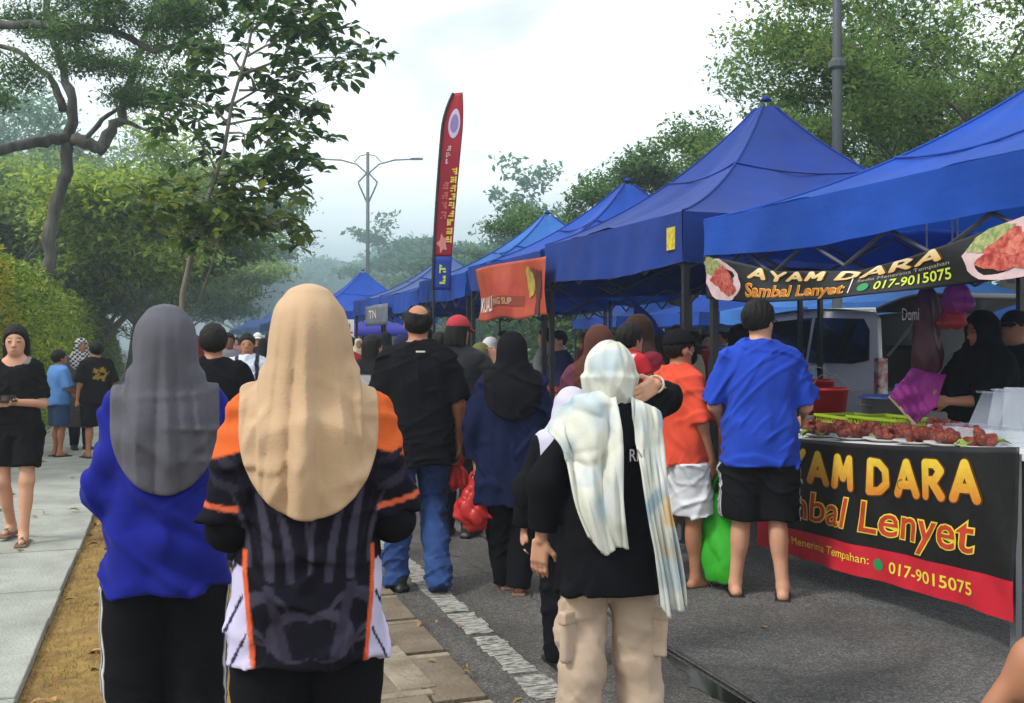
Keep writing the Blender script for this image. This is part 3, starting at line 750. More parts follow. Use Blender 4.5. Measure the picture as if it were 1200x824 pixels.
# ------------------------------------------------------------------ canopy tents
def fabric(name, col, tr=.18):
    return mat(name, col, rough=.7, spec=.22, trans=tr, var=.28, vscale=1.1, bump=.55, bscale=3.2, stretch=(1, 1, 1.8), sheen=.05, detail=7)
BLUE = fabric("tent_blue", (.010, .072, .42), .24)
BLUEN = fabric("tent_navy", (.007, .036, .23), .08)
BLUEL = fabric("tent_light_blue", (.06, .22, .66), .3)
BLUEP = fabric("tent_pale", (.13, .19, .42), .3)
STEEL = mat("black_steel", (.012, .012, .014), .45, spec=.5)
GALV = mat("grey_steel", (.30, .31, .33), .4, metal=.7)
def tent(label, x0, x1, y0, y1, ze, zp, val, m, mv=None, concave=1.5, poles=True, seam=True, detail=True, group="blue canopy tents along the road", peakshift=0.):
    cx, cyy = (x0 + x1) / 2, (y0 + y1) / 2
    t = thing("canopy_tent", label, "tent", (cx, cyy, 0), 0, group)
    hx, hy = (x1 - x0) / 2, (y1 - y0) / 2
    cor = [(-hx, -hy), (hx, -hy), (hx, hy), (-hx, hy)]; mv = mv or m
    r0 = .04
    ph = R.uniform(0, 6)
    for i in range(4):
        a, b = cor[i], cor[(i + 1) % 4]
        def fn(u, v, a=a, b=b):
            s = 1 - v; s = max(s, r0)
            x, y = (a[0] + (b[0] - a[0]) * u) * s, (a[1] + (b[1] - a[1]) * u) * s
            g = (1 - s) ** concave
            g2 = g * .35 + .65 * ((1 - s) * .55 + .45 * (1 - s) ** 3)
            edge = 4 * u * (1 - u)
            z = ze + (zp - ze) * g2 - .06 * edge * math.sin(math.pi * min(1, (1 - s) * 1.05)) + (.012 * math.sin(9 * u + 5 * v + ph) + .008 * math.sin(26 * u * s + 9 * v + 2 * ph) + .005 * math.sin(47 * (u - .5) * s - 12 * v)) * edge
            return (x, y, z)
        o = obj("roof_panel", grid_mesh(fn, 30 if detail else 12, 22 if detail else 10), m, t)
        def fv(u, v, a=a, b=b):
            x, y = a[0] + (b[0] - a[0]) * u, a[1] + (b[1] - a[1]) * u
            n = Vector((b[1] - a[1], -(b[0] - a[0]), 0)).normalized()
            w = (.020 * math.sin(13 * u + ph) + .012 * math.sin(37 * u + 2 * ph + 2 * v)) * v + .006 * math.sin(61 * u + 3 * ph) * v * (1 - v) * 2 + .008
            return (x + n.x * w, y + n.y * w, ze - .002 - val * v - .012 * v * math.sin(6.3 * u + ph) - .03 * v * math.sin(math.pi * u))
        obj("valance", grid_mesh(fv, 40 if detail else 16, 5), mv, t)
    if seam:
        s = .42; g2 = ((1 - s) ** concave) * .35 + .65 * ((1 - s) * .55 + .45 * (1 - s) ** 3)
        for i in range(4):
            a, b = cor[i], cor[(i + 1) % 4]
            MB().tube([((a[0] + (b[0] - a[0]) * u / 12) * s, (a[1] + (b[1] - a[1]) * u / 12) * s, ze + (zp - ze) * g2 - .06 * 4 * (u / 12) * (1 - u / 12) * math.sin(math.pi * .58 * 1.05) + .014) for u in range(13)], .009, 5).build("roof_seam", mv, t, True)
        for i in range(4):
            c0 = cor[i]; mb = MB()
            pts = []
            for q in range(21):
                s = max(1 - q / 20, r0); g2 = ((1 - s) ** concave) * .35 + .65 * ((1 - s) * .55 + .45 * (1 - s) ** 3)
                pts.append((c0[0] * s, c0[1] * s, ze + (zp - ze) * g2 + .004))
            mb.tube(pts, .010, 6); mb.build("hip_seam", mv, t, True)
    MB().lathe([(.0, zp + .02), (.03, zp + .01), (.055, zp - .03)][::-1], n=10).build("peak_cap", mv, t, True)
    if poles:
        for i, c0 in enumerate(cor):
            px_, py_ = c0[0] - math.copysign(.05, c0[0]), c0[1] - math.copysign(.05, c0[1])
            lg = MB().box((px_, py_, ze * .5), (.045, .045, ze)).build("leg", STEEL, t)
            if detail:
                MB().box((px_, py_, 1.30), (.062, .062, .10)).build("slider", STEEL, lg)
                MB().box((px_, py_, .008), (.11, .11, .015)).build("foot_plate", STEEL, lg)
    if detail:
        for i in range(4):
            a, b = cor[i], cor[(i + 1) % 4]; mb = MB(); N = 4
            P = lambda u, z: (a[0] * .965 + (b[0] - a[0]) * .965 * u, a[1] * .965 + (b[1] - a[1]) * .965 * u, z)
            for q in range(N):
                u0, u1 = q / N, (q + 1) / N; za, zb = ze - .08, ze - .42
                mb.tube([P(u0, za if q % 2 == 0 else zb), P(u1, zb if q % 2 == 0 else za)], .012, 6); mb.tube([P(u0, zb if q % 2 == 0 else za), P(u1, za if q % 2 == 0 else zb)], .012, 6)
            mb.build("truss", mat("truss_grey", (.10, .10, .11), .4, metal=.5), t)
        for c0 in cor:
            MB().tube([(c0[0] * .96, c0[1] * .96, ze - .05), (c0[0] * .45, c0[1] * .45, ze + (zp - ze) * .25), (0, 0, zp - .08)], .012, 6).build("rafter", MATS["truss_grey"], t)
    return t
TX0, TX1 = 3.60, 6.75
tent("blue canopy tent nearest the camera, over the chicken stall with the swagged black banner", TX0, TX1, 3.40, 6.42, 2.35, 3.16, .25, BLUE, BLUE)
t2 = tent("dark blue canopy tent with tall sharp peak and yellow sticker on its valance", TX0, TX1 + .1, 6.74, 9.62, 2.46, 3.74, .38, BLUEN, BLUEN)
MB().box((-(TX1 + .1 - TX0) / 2 - .012, -1.28, 2.27), (.006, .13, .17)).build("sticker", mat("yellow_label", (.65, .50, .03), .6, var=.3, vscale=30, col2=(.35, .27, .03)), t2)
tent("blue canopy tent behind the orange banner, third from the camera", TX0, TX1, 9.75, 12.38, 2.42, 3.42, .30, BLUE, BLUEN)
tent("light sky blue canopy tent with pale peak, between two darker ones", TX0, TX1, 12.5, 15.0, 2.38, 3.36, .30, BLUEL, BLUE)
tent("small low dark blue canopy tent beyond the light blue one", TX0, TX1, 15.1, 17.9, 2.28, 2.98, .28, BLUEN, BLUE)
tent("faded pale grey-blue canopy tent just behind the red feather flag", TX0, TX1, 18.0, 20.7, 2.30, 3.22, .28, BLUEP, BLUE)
tent("bright blue canopy tent standing alone below the tall street lamp", 3.3, 6.5, 25.2, 28.4, 2.25, 3.38, .30, BLUE, BLUE, detail=False)
for i, (yy, zp, m, w) in enumerate(((31.5, 3.2, BLUE, "blue canopy tent half hidden behind the tan hijab"), (37, 3.1, BLUEN, "dark blue canopy tent far along the row in smoke"), (46, 3.3, BLUE, "blue canopy tent far down the road near the second lamp"),
                                  (58, 3.2, BLUEL, "light blue canopy tent at the smoky end of the row"), (70, 3.2, BLUE, "farthest blue canopy tent, left of the tan hijab"))):
    tent(w, 4.0, 7.0, yy - 1.5, yy + 1.5, 2.25, zp, .3, m, m, detail=False, seam=False)
for i, (xx, yy, m, w) in enumerate(((12.2, 19.4, BLUEL, "bright blue canopy tent in the back row behind the sleeveless man"), (12.0, 23.2, BLUE, "blue canopy tent in the back row behind the carried boy"), (11.8, 15.4, BLUEL, "blue canopy tent in the back row behind the silver van"),
                                  (11.8, 27.5, BLUE, "blue canopy tent in the back row, farthest one"), (12.4, 10.6, BLUE, "blue canopy tent in the back row behind the dark clad vendor"))):
    tent(w, xx, xx + 3.2, yy - 1.6, yy + 1.6, 2.2, 3.0, .3, m, m, detail=False, seam=False, group="blue canopy tents of the back row")

# ------------------------------------------------------------------ street lamps
LAMP = mat("lamp_paint", (.07, .08, .09), .5, metal=.3)
def lamp(label, x, y, top_z, span, rz, kp=1.4):
    t = thing("street_lamp", label, "street lamp", (x, y, 0), rz, "double armed street lamps")
    k = span / 4.5
    MB().tube([(0, 0, 0), (0, 0, top_z * .5), (0, 0, top_z)], [.075 * kp, .065 * kp, .05 * kp], 10).build("pole", LAMP, t, True)
    for s in (-1, 1):
        a = MB().tube([(0, 0, top_z - 1.0 * k), (s * .5 * k, 0, top_z - .55 * k), (s * 1.2 * k, 0, top_z - .36 * k), (s * 2.1 * k, 0, top_z - .32 * k)], .035, 6).build("arm", LAMP, t, True)
        MB().box((s * 2.2 * k, 0, top_z - .31 * k), (.55 * k, .2, .09)).build("lamp_head", LAMP, a, bevel=.02)
        MB().tube([(0, 0, top_z - .9 * k), (s * .42 * k, 0, top_z - 1.35 * k), (s * .40 * k, 0, top_z - 1.45 * k), (0, 0, top_z - 2.35 * k)], .04, 6).build("brace", LAMP, t, True)
        MB().tube([(0, 0, top_z - .1 * k), (s * .35 * k, 0, top_z - .18 * k), (s * .62 * k, 0, top_z - .46 * k)], .022, 6).build("ornament", LAMP, t, True)
    return t
p = pos(431, 46); lamp("tall grey street lamp with two curved arms beside the red feather flag", p[0], p[1], 10.0, 4.5, -YAW)
p = pos(336, 86); lamp("distant hazy street lamp with two arms above the tan hijab", p[0], p[1], 10.0, 5.0, -YAW)
p = pos(981, 12.9); t = lamp("dark street lamp post rising close behind the peaked blue tent", p[0], p[1], 10.0, 4.5, 0, .95)
MB().lathe([(.07, -.08), (.105, -.05), (.105, .02), (.07, .06)], (0, 0, 5.0), 10).build("collar", LAMP, t)
# ------------------------------------------------------------------ trees
BARK = mat("bark_dark", (.045, .040, .034), .9, col2=(.12, .115, .10), vscale=5, bump=.8, bscale=18, stretch=(1, 1, .3))
BARKP = mat("bark_pale", (.16, .14, .115), .9, var=.35, vscale=5, bump=.8, bscale=18, stretch=(1, 1, .3))
def leafmat(name, c, isl=.45, tr=.35, rough=.5): return mat(name, c, rough, trans=tr, island=isl, var=.3, vscale=.9, spec=.35)
def limb(mb, p, d, L, r, depth, tips, rnd, bend=.25, split=3, spread=.7, flat=.4, minr=.006, n=6):
    """a branch with side branches; tips collects where leaves grow"""
    p = Vector(p); d = Vector(d).normalized(); K = 4; pts, rs = [p.copy()], [r]
    for i in range(K):
        d = (d + Vector((rnd.gauss(0, bend), rnd.gauss(0, bend), rnd.gauss(0, bend * .6))) * .5).normalized()
        p = p + d * (L / K); pts.append(p.copy()); rs.append(max(minr, r * (1 - .55 * (i + 1) / K)))
    mb.tube(pts, rs, n if depth > 1 else 4, False)
    if depth <= 1: tips += [(pts[i], d) for i in (1, 2, 3, 4)]
    if depth > 0:
        for j in range(split):
            i = K if j == 0 else rnd.randint(2, K)
            a = rnd.uniform(0, 6.28); o = Vector((math.cos(a), math.sin(a), rnd.uniform(-.3, .6)))
            nd = (d + o * spread * rnd.uniform(.6, 1.3)); nd.z = nd.z * (1 - flat) + .1
            limb(mb, pts[i], nd, L * rnd.uniform(.55, .8), rs[i] * rnd.uniform(.55, .75), depth - 1, tips, rnd, bend, split, spread, flat, minr, n)
def leaf_cloud(tips, per, rx, rz, size, aspect, rng, droop=.3):
    T = np.array([tuple(t[0]) for t in tips]); n = len(T) * per
    C = np.repeat(T, per, 0); q = rng.normal(0, 1, (n, 3)); q *= (rng.uniform(.2, 1, n) / (np.linalg.norm(q, axis=1) + 1e-6))[:, None]
    C = C + q * np.array([rx, rx, rz])
    a = rng.uniform(0, 6.28, n); tl = rng.normal(0, .55, n) - droop * .5
    L = np.stack([np.cos(a) * np.cos(tl), np.sin(a) * np.cos(tl), np.sin(tl)], 1); up = np.stack([rng.normal(0, .5, n), rng.normal(0, .5, n), np.ones(n)], 1)
    W = np.cross(L, up); W /= np.linalg.norm(W, axis=1)[:, None] + 1e-6
    s = size * rng.uniform(.6, 1.3, n)[:, None]; w = W * s * aspect * .5; l = L * s
    N_ = np.cross(W, L) * s * .12
    V = np.stack([C - l * .5, C + w - N_ * 0, C + l * .5 - N_, C - w], 1).reshape(-1, 3)
    return npmesh(V, np.arange(4 * n).reshape(-1, 4), False)
def tree(label, x, y, h, trunk_r, lm, bark, seed, depth=4, per=40, rx=.45, rz=.2, size=.12, aspect=.45, L=None, lean=(0, 0), fork=.35, arms=4, spread=.7, flat=.4, group=None, bend=.25, split=3):
    rnd = random.Random(seed); rng = np.random.default_rng(seed)
    t = thing("tree", label, "tree", (x, y, -.03), 0, group)
    mb = MB(); tips = []; z1 = h * fork; top_ = Vector((lean[0] * .6, lean[1] * .6, z1))
    mb.tube([(0, 0, 0), (lean[0] * .25 + rnd.gauss(0, .05), lean[1] * .25, z1 * .4), (lean[0] * .45, lean[1] * .45 + rnd.gauss(0, .06), z1 * .75), top_], [trunk_r * 1.25, trunk_r, trunk_r * .85, trunk_r * .75], 10, False)
    for j in range(arms):
        a = 2 * math.pi * (j + rnd.uniform(-.25, .25)) / arms
        limb(mb, top_ - Vector((0, 0, rnd.uniform(0, z1 * .15))), (math.cos(a) * spread * 1.2 + lean[0] * .1, math.sin(a) * spread * 1.2 + lean[1] * .1, rnd.uniform(.6, 1.1)), (L or h * .34) * rnd.uniform(.8, 1.15), trunk_r * .55, depth - 1, tips, rnd, bend, split, spread, flat)
    mb.build("trunk", bark, t, True)
    tag(obj("crown", leaf_cloud(tips, per, rx, rz, size, aspect, rng), lm, t), kind="stuff")
    return t, tips
LF_RAIN = leafmat("leaf_rain_tree", (.15, .26, .055), .5, .55)
LF_RAIN2 = leafmat("leaf_dark_canopy", (.085, .18, .046), .5, .5)
LF_LIGHT = leafmat("leaf_light", (.26, .38, .055), .5, .55)
LF_FAR = leafmat("leaf_far", (.085, .20, .075), .5, .5)
LF_HEDGE = leafmat("leaf_hedge", (.20, .30, .03), .6, .45)
LF_HEDGE2 = leafmat("leaf_hedge_orange", (.30, .32, .03), .6, .45)
LF_DARK = leafmat("leaf_glossy", (.05, .115, .026), .6, .45, .32)
# behind the stalls
g1 = "spreading trees behind the blue tents"
p = pos(1185, 19); tree("big feathery tree with bare pale branches behind the nearest tents", p[0], p[1], 9.5, .22, LF_RAIN, BARKP, 21, 5, 30, .55, .28, .10, .45, L=3.0, fork=.32, arms=5, spread=.75, group=g1)
p = pos(1290, 17); tree("feathery tree at the right edge above the near tent", p[0], p[1], 9.5, .2, LF_RAIN, BARKP, 29, 4, 60, .65, .3, .11, .45, L=3.2, fork=.35, arms=5, spread=.7, group=g1)
p = pos(1075, 24); tree("dense green tree behind the dark lamp post", p[0], p[1], 9.0, .22, LF_RAIN2, BARK, 41, 4, 75, .65, .3, .125, .5, L=3.0, fork=.35, arms=5, spread=.8, group=g1)
p = pos(800, 31); tree("dark layered tree behind the tall tent peak", p[0], p[1], 8.3, .22, LF_RAIN2, BARK, 33, 4, 75, .75, .28, .15, .45, L=3.1, fork=.34, arms=5, spread=.95, flat=.55, group=g1)
p = pos(892, 33); tree("dark leaning tree left of the lamp post", p[0], p[1], 9.0, .22, LF_RAIN2, BARK, 35, 4, 65, .65, .27, .15, .45, L=2.9, fork=.36, arms=5, spread=.9, flat=.5, group=g1)
for i, (px, d, h, w) in enumerate(((610, 52, 9.0, "broad umbrella shaped tree right of the red flag"), (690, 48, 8.6, "broad green tree behind the sharp blue tent peak"), (555, 60, 8.3, "broad green tree directly behind the red flag"))):
    p = pos(px, d); tree(w, p[0], p[1], h, .3, LF_FAR, BARK, 50 + i, 4, 34, 1.0, .4, .36, .55, L=3.6, fork=.3, arms=6, spread=1.1, flat=.6, group=g1)
# far trees fading in the smoke
far = ((480, 105, 13), (440, 98, 11.5), (395, 110, 11.5), (352, 100, 8.5), (318, 105, 9), (280, 95, 10), (250, 110, 12), (520, 110, 13), (372, 125, 11))
wh = ("far hazy tree with the tallest round crown right of the lamp", "far hazy tree directly behind the tall street lamp", "far hazy tree just left of the tall street lamp", "far low hazy tree above the tan hijab", "far low hazy tree left of the distant lamp",
      "far hazy tree at the left end of the road", "far hazy tree beside the left footpath trees", "far hazy tree behind the flag's lower half", "farthest hazy tree between the two lamps")
proto_ = []
for i, (px, d, h) in enumerate(far):
    p = pos(px, d)
    if i >= 4:
        o = copy_tree(proto_[i % 4]); o.location = (p[0], p[1], -.03); o.rotation_euler.z = 1.3 * i; o.scale = (h / 11.,) * 3; o["label"] = wh[i]; continue
    proto_.append(tree(wh[i], p[0], p[1], h, .3, LF_FAR, BARK, 70 + i, 3, 40, 1.9, 1.0, .75, .7, L=h * .36, fork=.25, arms=6, spread=.9, flat=.3, group="hazy trees at the far end")[0])
# left side trees
g2 = "trees along the left footpath"
p = pos(62, 20.5)
# the dark tree with a long level bough
t = thing("tree", "dark leaning tree with a long crooked bough in the upper left", "tree", (p[0], p[1], -.03), 0, g2)
mb = MB(); tips = []; rnd = random.Random(5)
def crook(pts, rs, n=8):
    P = [Vector(q) for q in pts]; O, Q = [], []
    for i in range(len(P) - 1):
        for s in range(4):
            f_ = s / 4; q = P[i].lerp(P[i + 1], f_); a_ = rs[i] + (rs[i + 1] - rs[i]) * f_; j_ = a_ * .28
            O.append(q + Vector((rnd.gauss(0, j_), rnd.gauss(0, j_), rnd.gauss(0, j_)))); Q.append(a_ * rnd.uniform(.85, 1.1))
    O.append(P[-1]); Q.append(rs[-1]); mb.tube(O, Q, n)
def lp(px, py, d=20.5):
    q = pos(px, d, py); return Vector((q[0] - p[0], q[1] - p[1], q[2] + .03))
crook([lp(40, 425), lp(52, 320), lp(62, 255), lp(76, 200), lp(80, 165), lp(84, 120), lp(72, 70), lp(58, 30), lp(50, -30)], [.17, .14, .125, .115, .11, .10, .085, .07, .05], 10)
crook([lp(-70, 180, 19.5), lp(-10, 178, 19.5), lp(40, 166, 20), lp(80, 158), lp(104, 168), lp(118, 176), lp(122, 168), lp(140, 140), lp(152, 100), lp(172, 40), lp(200, -30)], [.08, .10, .11, .12, .13, .125, .12, .10, .08, .06, .04], 8)
crook([lp(76, 130), lp(60, 90), lp(20, 60), lp(-50, 40)], [.09, .07, .05, .04], 7)
crook([lp(-30, 28, 18), lp(60, 30, 18), lp(130, 35, 18), lp(180, 60, 18), lp(210, 52, 18), lp(270, 10, 18)], [.07, .075, .07, .05, .035, .02], 7)
crook([lp(140, 140), lp(165, 150, 19.5), lp(190, 160, 19)], [.05, .035, .015], 6)
crook([lp(100, 165), lp(120, 140), lp(150, 120), lp(186, 128)], [.06, .045, .03, .015], 6)
for (px, py, d) in ((-10, 20, 19), (30, 5, 19), (60, 15, 18), (110, 5, 18), (150, 10, 18), (200, 0, 18), (240, -5, 18), (30, 45, 20), (130, 70, 20), (160, 80, 20), (155, 110, 20), (175, 60, 19), (210, 75, 18), (0, 60, 19), (90, 40, 19), (150, 125, 20), (0, 130, 18), (10, 115, 19), (200, 30, 18), (120, 30, 18), (260, 15, 18), (225, 40, 18)):
    limb(mb, lp(px, py, d), (rnd.gauss(0, 1), rnd.gauss(0, .6), rnd.gauss(.1, .5)), .55, .018, 1, tips, rnd, .4, 3, .9, .3, .004, 4)
mb.build("trunk", BARK, t, True)
tag(obj("crown", leaf_cloud(tips, 80, .62, .30, .10, .38, np.random.default_rng(3)), LF_RAIN2, t), kind="stuff")
lt_ = ((150, 36, 9.2, .15, 3.0, LF_RAIN, "feathery green tree behind the long crooked bough"), (52, 33, 10.5, .2, 3.4, LF_LIGHT, "light yellowish green tree at the upper left"), (180, 50, 7.4, .17, 3.0, LF_RAIN2, "dark green tree over the footpath's far end"), (8, 27, 6.4, .15, 2.4, LF_LIGHT, "bright green tree rising behind the tall hedge"),
       (196, 62, 7.2, .17, 3.0, LF_RAIN, "tree with pale crossing branches beside the grey hijab"), (100, 58, 14, .2, 4.2, LF_FAR, "tall hazy green tree in the left distance"), (108, 30, 6.6, .13, 2.3, LF_RAIN, "rounded mid green tree between hedge and crooked bough"), (-10, 40, 13, .2, 4.0, LF_FAR, "tall hazy tree at the left picture edge"), (185, 42, 7.0, .14, 2.6, LF_LIGHT, "pale green tree left of the slender broadleaf tree"))
for i, (px, d, h, r_, L, m, w) in enumerate(lt_):
    p = pos(px, d); tree(w, p[0], p[1], h, r_, m, BARKP if i in (0, 4, 6, 8) else BARK, 90 + i, 4, 38 if d < 45 else 26, .7 + d * .008, .38 + d * .003, .125 + d * .003, .48, L=L, fork=.26, arms=5, spread=.7, lean=(.5, 0), group=g2)
p = pos(195, 30); tree("small bare crooked tree with pale branches by the hedge", p[0] - .3, p[1], 4.2, .07, LF_RAIN2, BARKP, 131, 4, 5, .3, .2, .1, .4, L=1.5, fork=.25, arms=4, spread=.8, group=g2)
# the slender broadleaf tree on the verge, its large leaves one by one
p = pos(214, 13.2); D0 = 13.2
bt = thing("tree", "slender broadleaf tree with large glossy leaves leaning over the verge", "tree", (p[0], p[1], .02), 0, g2)
def lq(px, py, d=D0):
    q = pos(px, d, py); return Vector((q[0] - p[0], q[1] - p[1], q[2] - .02))
mb = MB()
mb.tube([lq(214, 536), lq(212, 420), lq(214, 345), lq(224, 300), lq(246, 225), lq(262, 180), lq(272, 120), lq(290, 60), lq(300, 10)], [.045, .042, .038, .034, .030, .026, .022, .018, .012], 8)
mb.tube([lq(235, 350, 12.8), lq(248, 310, 12.8), lq(262, 258, 12.8)], [.018, .015, .01], 6)
twigs = [((262, 180), (225, 150), (196, 135)), ((272, 120), (230, 110), (190, 118)), ((262, 180), (320, 190), (362, 200)), ((255, 200), (300, 225), (345, 222)), ((246, 225), (290, 250), (318, 265)), ((272, 120), (330, 130), (372, 150)),
         ((280, 95), (340, 90), (400, 78)), ((290, 60), (360, 62), (432, 72)), ((300, 10), (350, -5), (395, 20)), ((285, 80), (335, 115), (375, 120)), ((262, 180), (310, 205), (352, 180)), ((246, 225), (225, 262), (240, 280)), ((250, 210), (310, 255), (322, 268)), ((295, 40), (340, 40), (380, 45)), ((250, 215), (215, 215), (190, 232)), ((246, 225), (205, 235), (160, 240)), ((290, 60), (255, 50), (215, 60)), ((300, 10), (330, 5), (365, 12)), ((300, 10), (280, -20), (250, -25)), ((246, 225), (260, 238), (275, 262)), ((272, 130), (300, 160), (330, 172))]
ends = []
rnd = random.Random(17)
for tw in twigs:
    dd = D0 + rnd.uniform(-1.1, 1.1); st_ = (tw[0][0] - 5, tw[0][1] + 26); a, b, c = lq(*st_), lq(tw[1][0] * .8 + st_[0] * .2, tw[1][1] - 4, (D0 + dd) / 2), lq(*tw[2], dd)
    mb.tube([a, a * .5625 + b * .375 + c * .0625 + Vector((rnd.gauss(0, .02), 0, rnd.gauss(0, .02))), a * .25 + b * .5 + c * .25, a * .0625 + b * .375 + c * .5625 + Vector((rnd.gauss(0, .02), 0, rnd.gauss(0, .02))), c], [.018, .014, .011, .008, .006], 5)
    for f in (.35, .6, .8, 1.0):
        q = a * (1 - f) ** 2 + b * 2 * f * (1 - f) + c * f * f
        for s in range(4):
            e = q + Vector((rnd.gauss(0, .20), rnd.gauss(0, .30), rnd.gauss(0, .17))); mb.tube([q, e], [.005, .003], 3, False); ends.append((e, (e - q).normalized()))
mb.build("trunk", BARKP, bt, True)
lv = [(0, 0, 0), (.030, .07, .012), (.050, .155, .012), (0, .215, -.03), (-.050, .155, .012), (-.030, .07, .012), (0, .07, 0), (0, .155, -.006)]; lf = leafshape(.2, .1)[1]; LM = mesh(lv, lf, True); LM.materials.append(LF_DARK)
LF_DARK2 = leafmat("leaf_glossy_fresh", (.12, .18, .022), .5, .45, .35); LM2 = mesh(lv, lf, True); LM2.materials.append(LF_DARK2)
VV, FF, V2, F2 = [], [], [], []
cnt = 0
for e, dirn in ends:
    for s in range(8):
        a = rnd.uniform(0, 6.28); L_ = Vector((math.cos(a), math.sin(a), rnd.uniform(-.75, .35)))
        M = (L_.to_track_quat('Y', 'Z')).to_matrix() @ Matrix.Rotation(rnd.gauss(0, .5), 3, 'Y'); sc = rnd.uniform(.65, 1.2); q = e + Vector((rnd.gauss(0, .04), rnd.gauss(0, .04), rnd.gauss(0, .03)))
        low = rnd.random() < (.7 if e.z < lq(0, 205).z else .10)
        if cnt < 2000 and s < 2 and len([1]) and cnt < 290:
            o = obj("leaf", LM2 if low else LM, None, bt); o.matrix_local = Matrix.Translation(q) @ M.to_4x4() @ Matrix.Scale(sc, 4); cnt += 1
        else:
            X_, Y_ = (V2, F2) if low else (VV, FF); k = len(X_); X_ += [q + M @ (Vector(w) * sc) for w in lv]; Y_ += [tuple(i + k for i in fc) for fc in lf]
tag(obj("crown", mesh(VV, FF, True), LF_DARK, bt), kind="stuff"); tag(obj("fresh_foliage", mesh(V2, F2, True), LF_DARK2, bt), kind="stuff")
# hedge of separate clipped bushes along the footpath
def bush(label, x, y, rx, ry, h, m, n, size, seed):
    rng = np.random.default_rng(seed); t = thing("hedge_bush", label, "hedge", (x, y, -.02), 0, "yellow green hedge bushes by the footpath")
    mb = MB(); rnd = random.Random(seed)
    for j in range(7):
        a = rnd.uniform(0, 6.28); mb.tube([(rnd.gauss(0, .1), rnd.gauss(0, .1), 0), (math.cos(a) * rx * .3, math.sin(a) * ry * .3, h * .4), (math.cos(a) * rx * .6, math.sin(a) * ry * .6, h * .8)], [.03, .02, .008], 5)
    mb.build("stem", BARK, t)
    th = rng.uniform(0, 6.28, n); zz = rng.uniform(.03, 1, n); rr = np.sqrt(rng.uniform(.45, 1, n)) * np.sqrt(np.clip(1.02 - zz ** 4, .03, 1)) * (1 + .13 * np.sin(3 * th + 7 * zz + seed) + .10 * np.sin(7 * th - 11 * zz))
    C = np.stack([rx * rr * np.cos(th), ry * rr * np.sin(th), zz * h * (1 + .06 * np.sin(4 * th + seed))], 1)
    T = [(c, None) for c in C]
    tag(obj("foliage", leaf_cloud(T, 3, .10, .10, size, .5, rng, -.4), m, t), kind="stuff")
bush("tall yellow green hedge bush at the left picture edge", -2.75, 12.2, .75, 1.1, 3.35, LF_HEDGE, 4200, .085, 1)
bush("orange tinged hedge bush behind the woman with the phone", -2.55, 14.6, .75, 1.1, 2.9, LF_HEDGE2, 3600, .085, 2)
bush("dense green hedge bush behind the boy in light blue", -2.45, 16.9, .75, 1.3, 2.65, LF_HEDGE, 3600, .085, 3)
for i in range(9):
    yy = 19.4 + i * 2.5; ords = ("third", "fourth", "fifth", "sixth", "seventh", "eighth", "ninth", "tenth", "last")[i]
    bush(f"clipped yellow green hedge bush, {ords} from the boy in light blue, going away", -2.5 + .03 * i, yy, .75, 1.35, 2.75 - .04 * i + .2 * math.sin(i * 2.1), LF_HEDGE, 2400, .10, 4 + i)

mb = MB(); rr_ = random.Random(77)
for i in range(60):
    x = rr_.choice((rr_.uniform(.8, 1.4), rr_.uniform(1.4, 3.6))); yy = 3 + 12 * rr_.random() ** 1.3; lv_, lf_ = leafshape(rr_.uniform(.03, .07), rr_.uniform(.015, .03), rr_.uniform(.5, 1.5)); M = Matrix.Rotation(rr_.uniform(0, 6.28), 3, 'Z')
    mb.add([M @ Vector(q) + Vector((x, yy, .034 if x < 1.28 else .02)) for q in lv_], lf_)
tag(mb.build("road_litter", MATS["dead_leaf"]), "small dry leaves littering the gutter and asphalt", "leaves", kind="stuff")

for i, (px, d_, w_) in enumerate(((520, 48, "dark shrub thicket far behind the faded tent"), (585, 42, "dark shrub thicket beyond the orange banner"), (640, 38, "dark shrub thicket beyond the third tent's table"), (700, 36, "dark shrub thicket beyond the peaked tent's stall"), (760, 34, "dark shrub thicket beyond the carried boy"), (830, 33, "dark shrub thicket beyond the sleeveless man"), (910, 32, "dark shrub thicket beyond the man in blue"), (1000, 31, "dark shrub thicket beyond the silver van"), (1100, 30, "dark shrub thicket beyond the raised tailgate"), (460, 60, "dark shrub thicket beyond the violet parasol"))):
    q = pos(px, d_); bush(w_, q[0], q[1], 2.6, 2.2, 3.0 + .3 * (i % 3), LF_RAIN2, 1500, .30, 60 + i)
    o = [x_ for x_ in bpy.data.objects if x_.get("label") == w_][0]; o.name = "shrub_thicket"; o["category"] = "shrub"; o["group"] = "dark shrubs behind the stalls"
# ------------------------------------------------------------------ the chicken stall
TZ = lambda Y: .875 + (5.95 - Y) / 2.2 * .10                 # the table slopes a little towards the camera
WHITE = mat("white_plastic", (.72, .72, .70), .45, var=.05)
WOOD = mat("raw_wood", (.30, .19, .10), .8, var=.3, vscale=8, stretch=(1, 6, 1))
tb = thing("stall_table", "long white topped folding table under the nearest blue tent", "table", (4.2, 4.85, 0), 0)
obj("tabletop", MB().add([(x - 4.2, y - 4.85, TZ(y) + z) for z in (-.03, 0) for y in (3.72, 5.98) for x in (3.76, 4.66)], [(0, 2, 3, 1), (4, 5, 7, 6), (0, 1, 5, 4), (1, 3, 7, 5), (3, 2, 6, 7), (2, 0, 4, 6)]).mesh(), WHITE, tb)
for x in (3.83, 4.58):
    for y in (3.85, 5.85): MB().box((x - 4.2, y - 4.85, TZ(y) / 2 - .02), (.035, .035, TZ(y) - .03)).build("leg", GALV, tb)
MB().tube([(3.86 - 4.2, 3.62 - 4.85, .0), (3.80 - 4.2, 3.76 - 4.85, .36)], .014, 6).build("prop_stick", WOOD, tb)
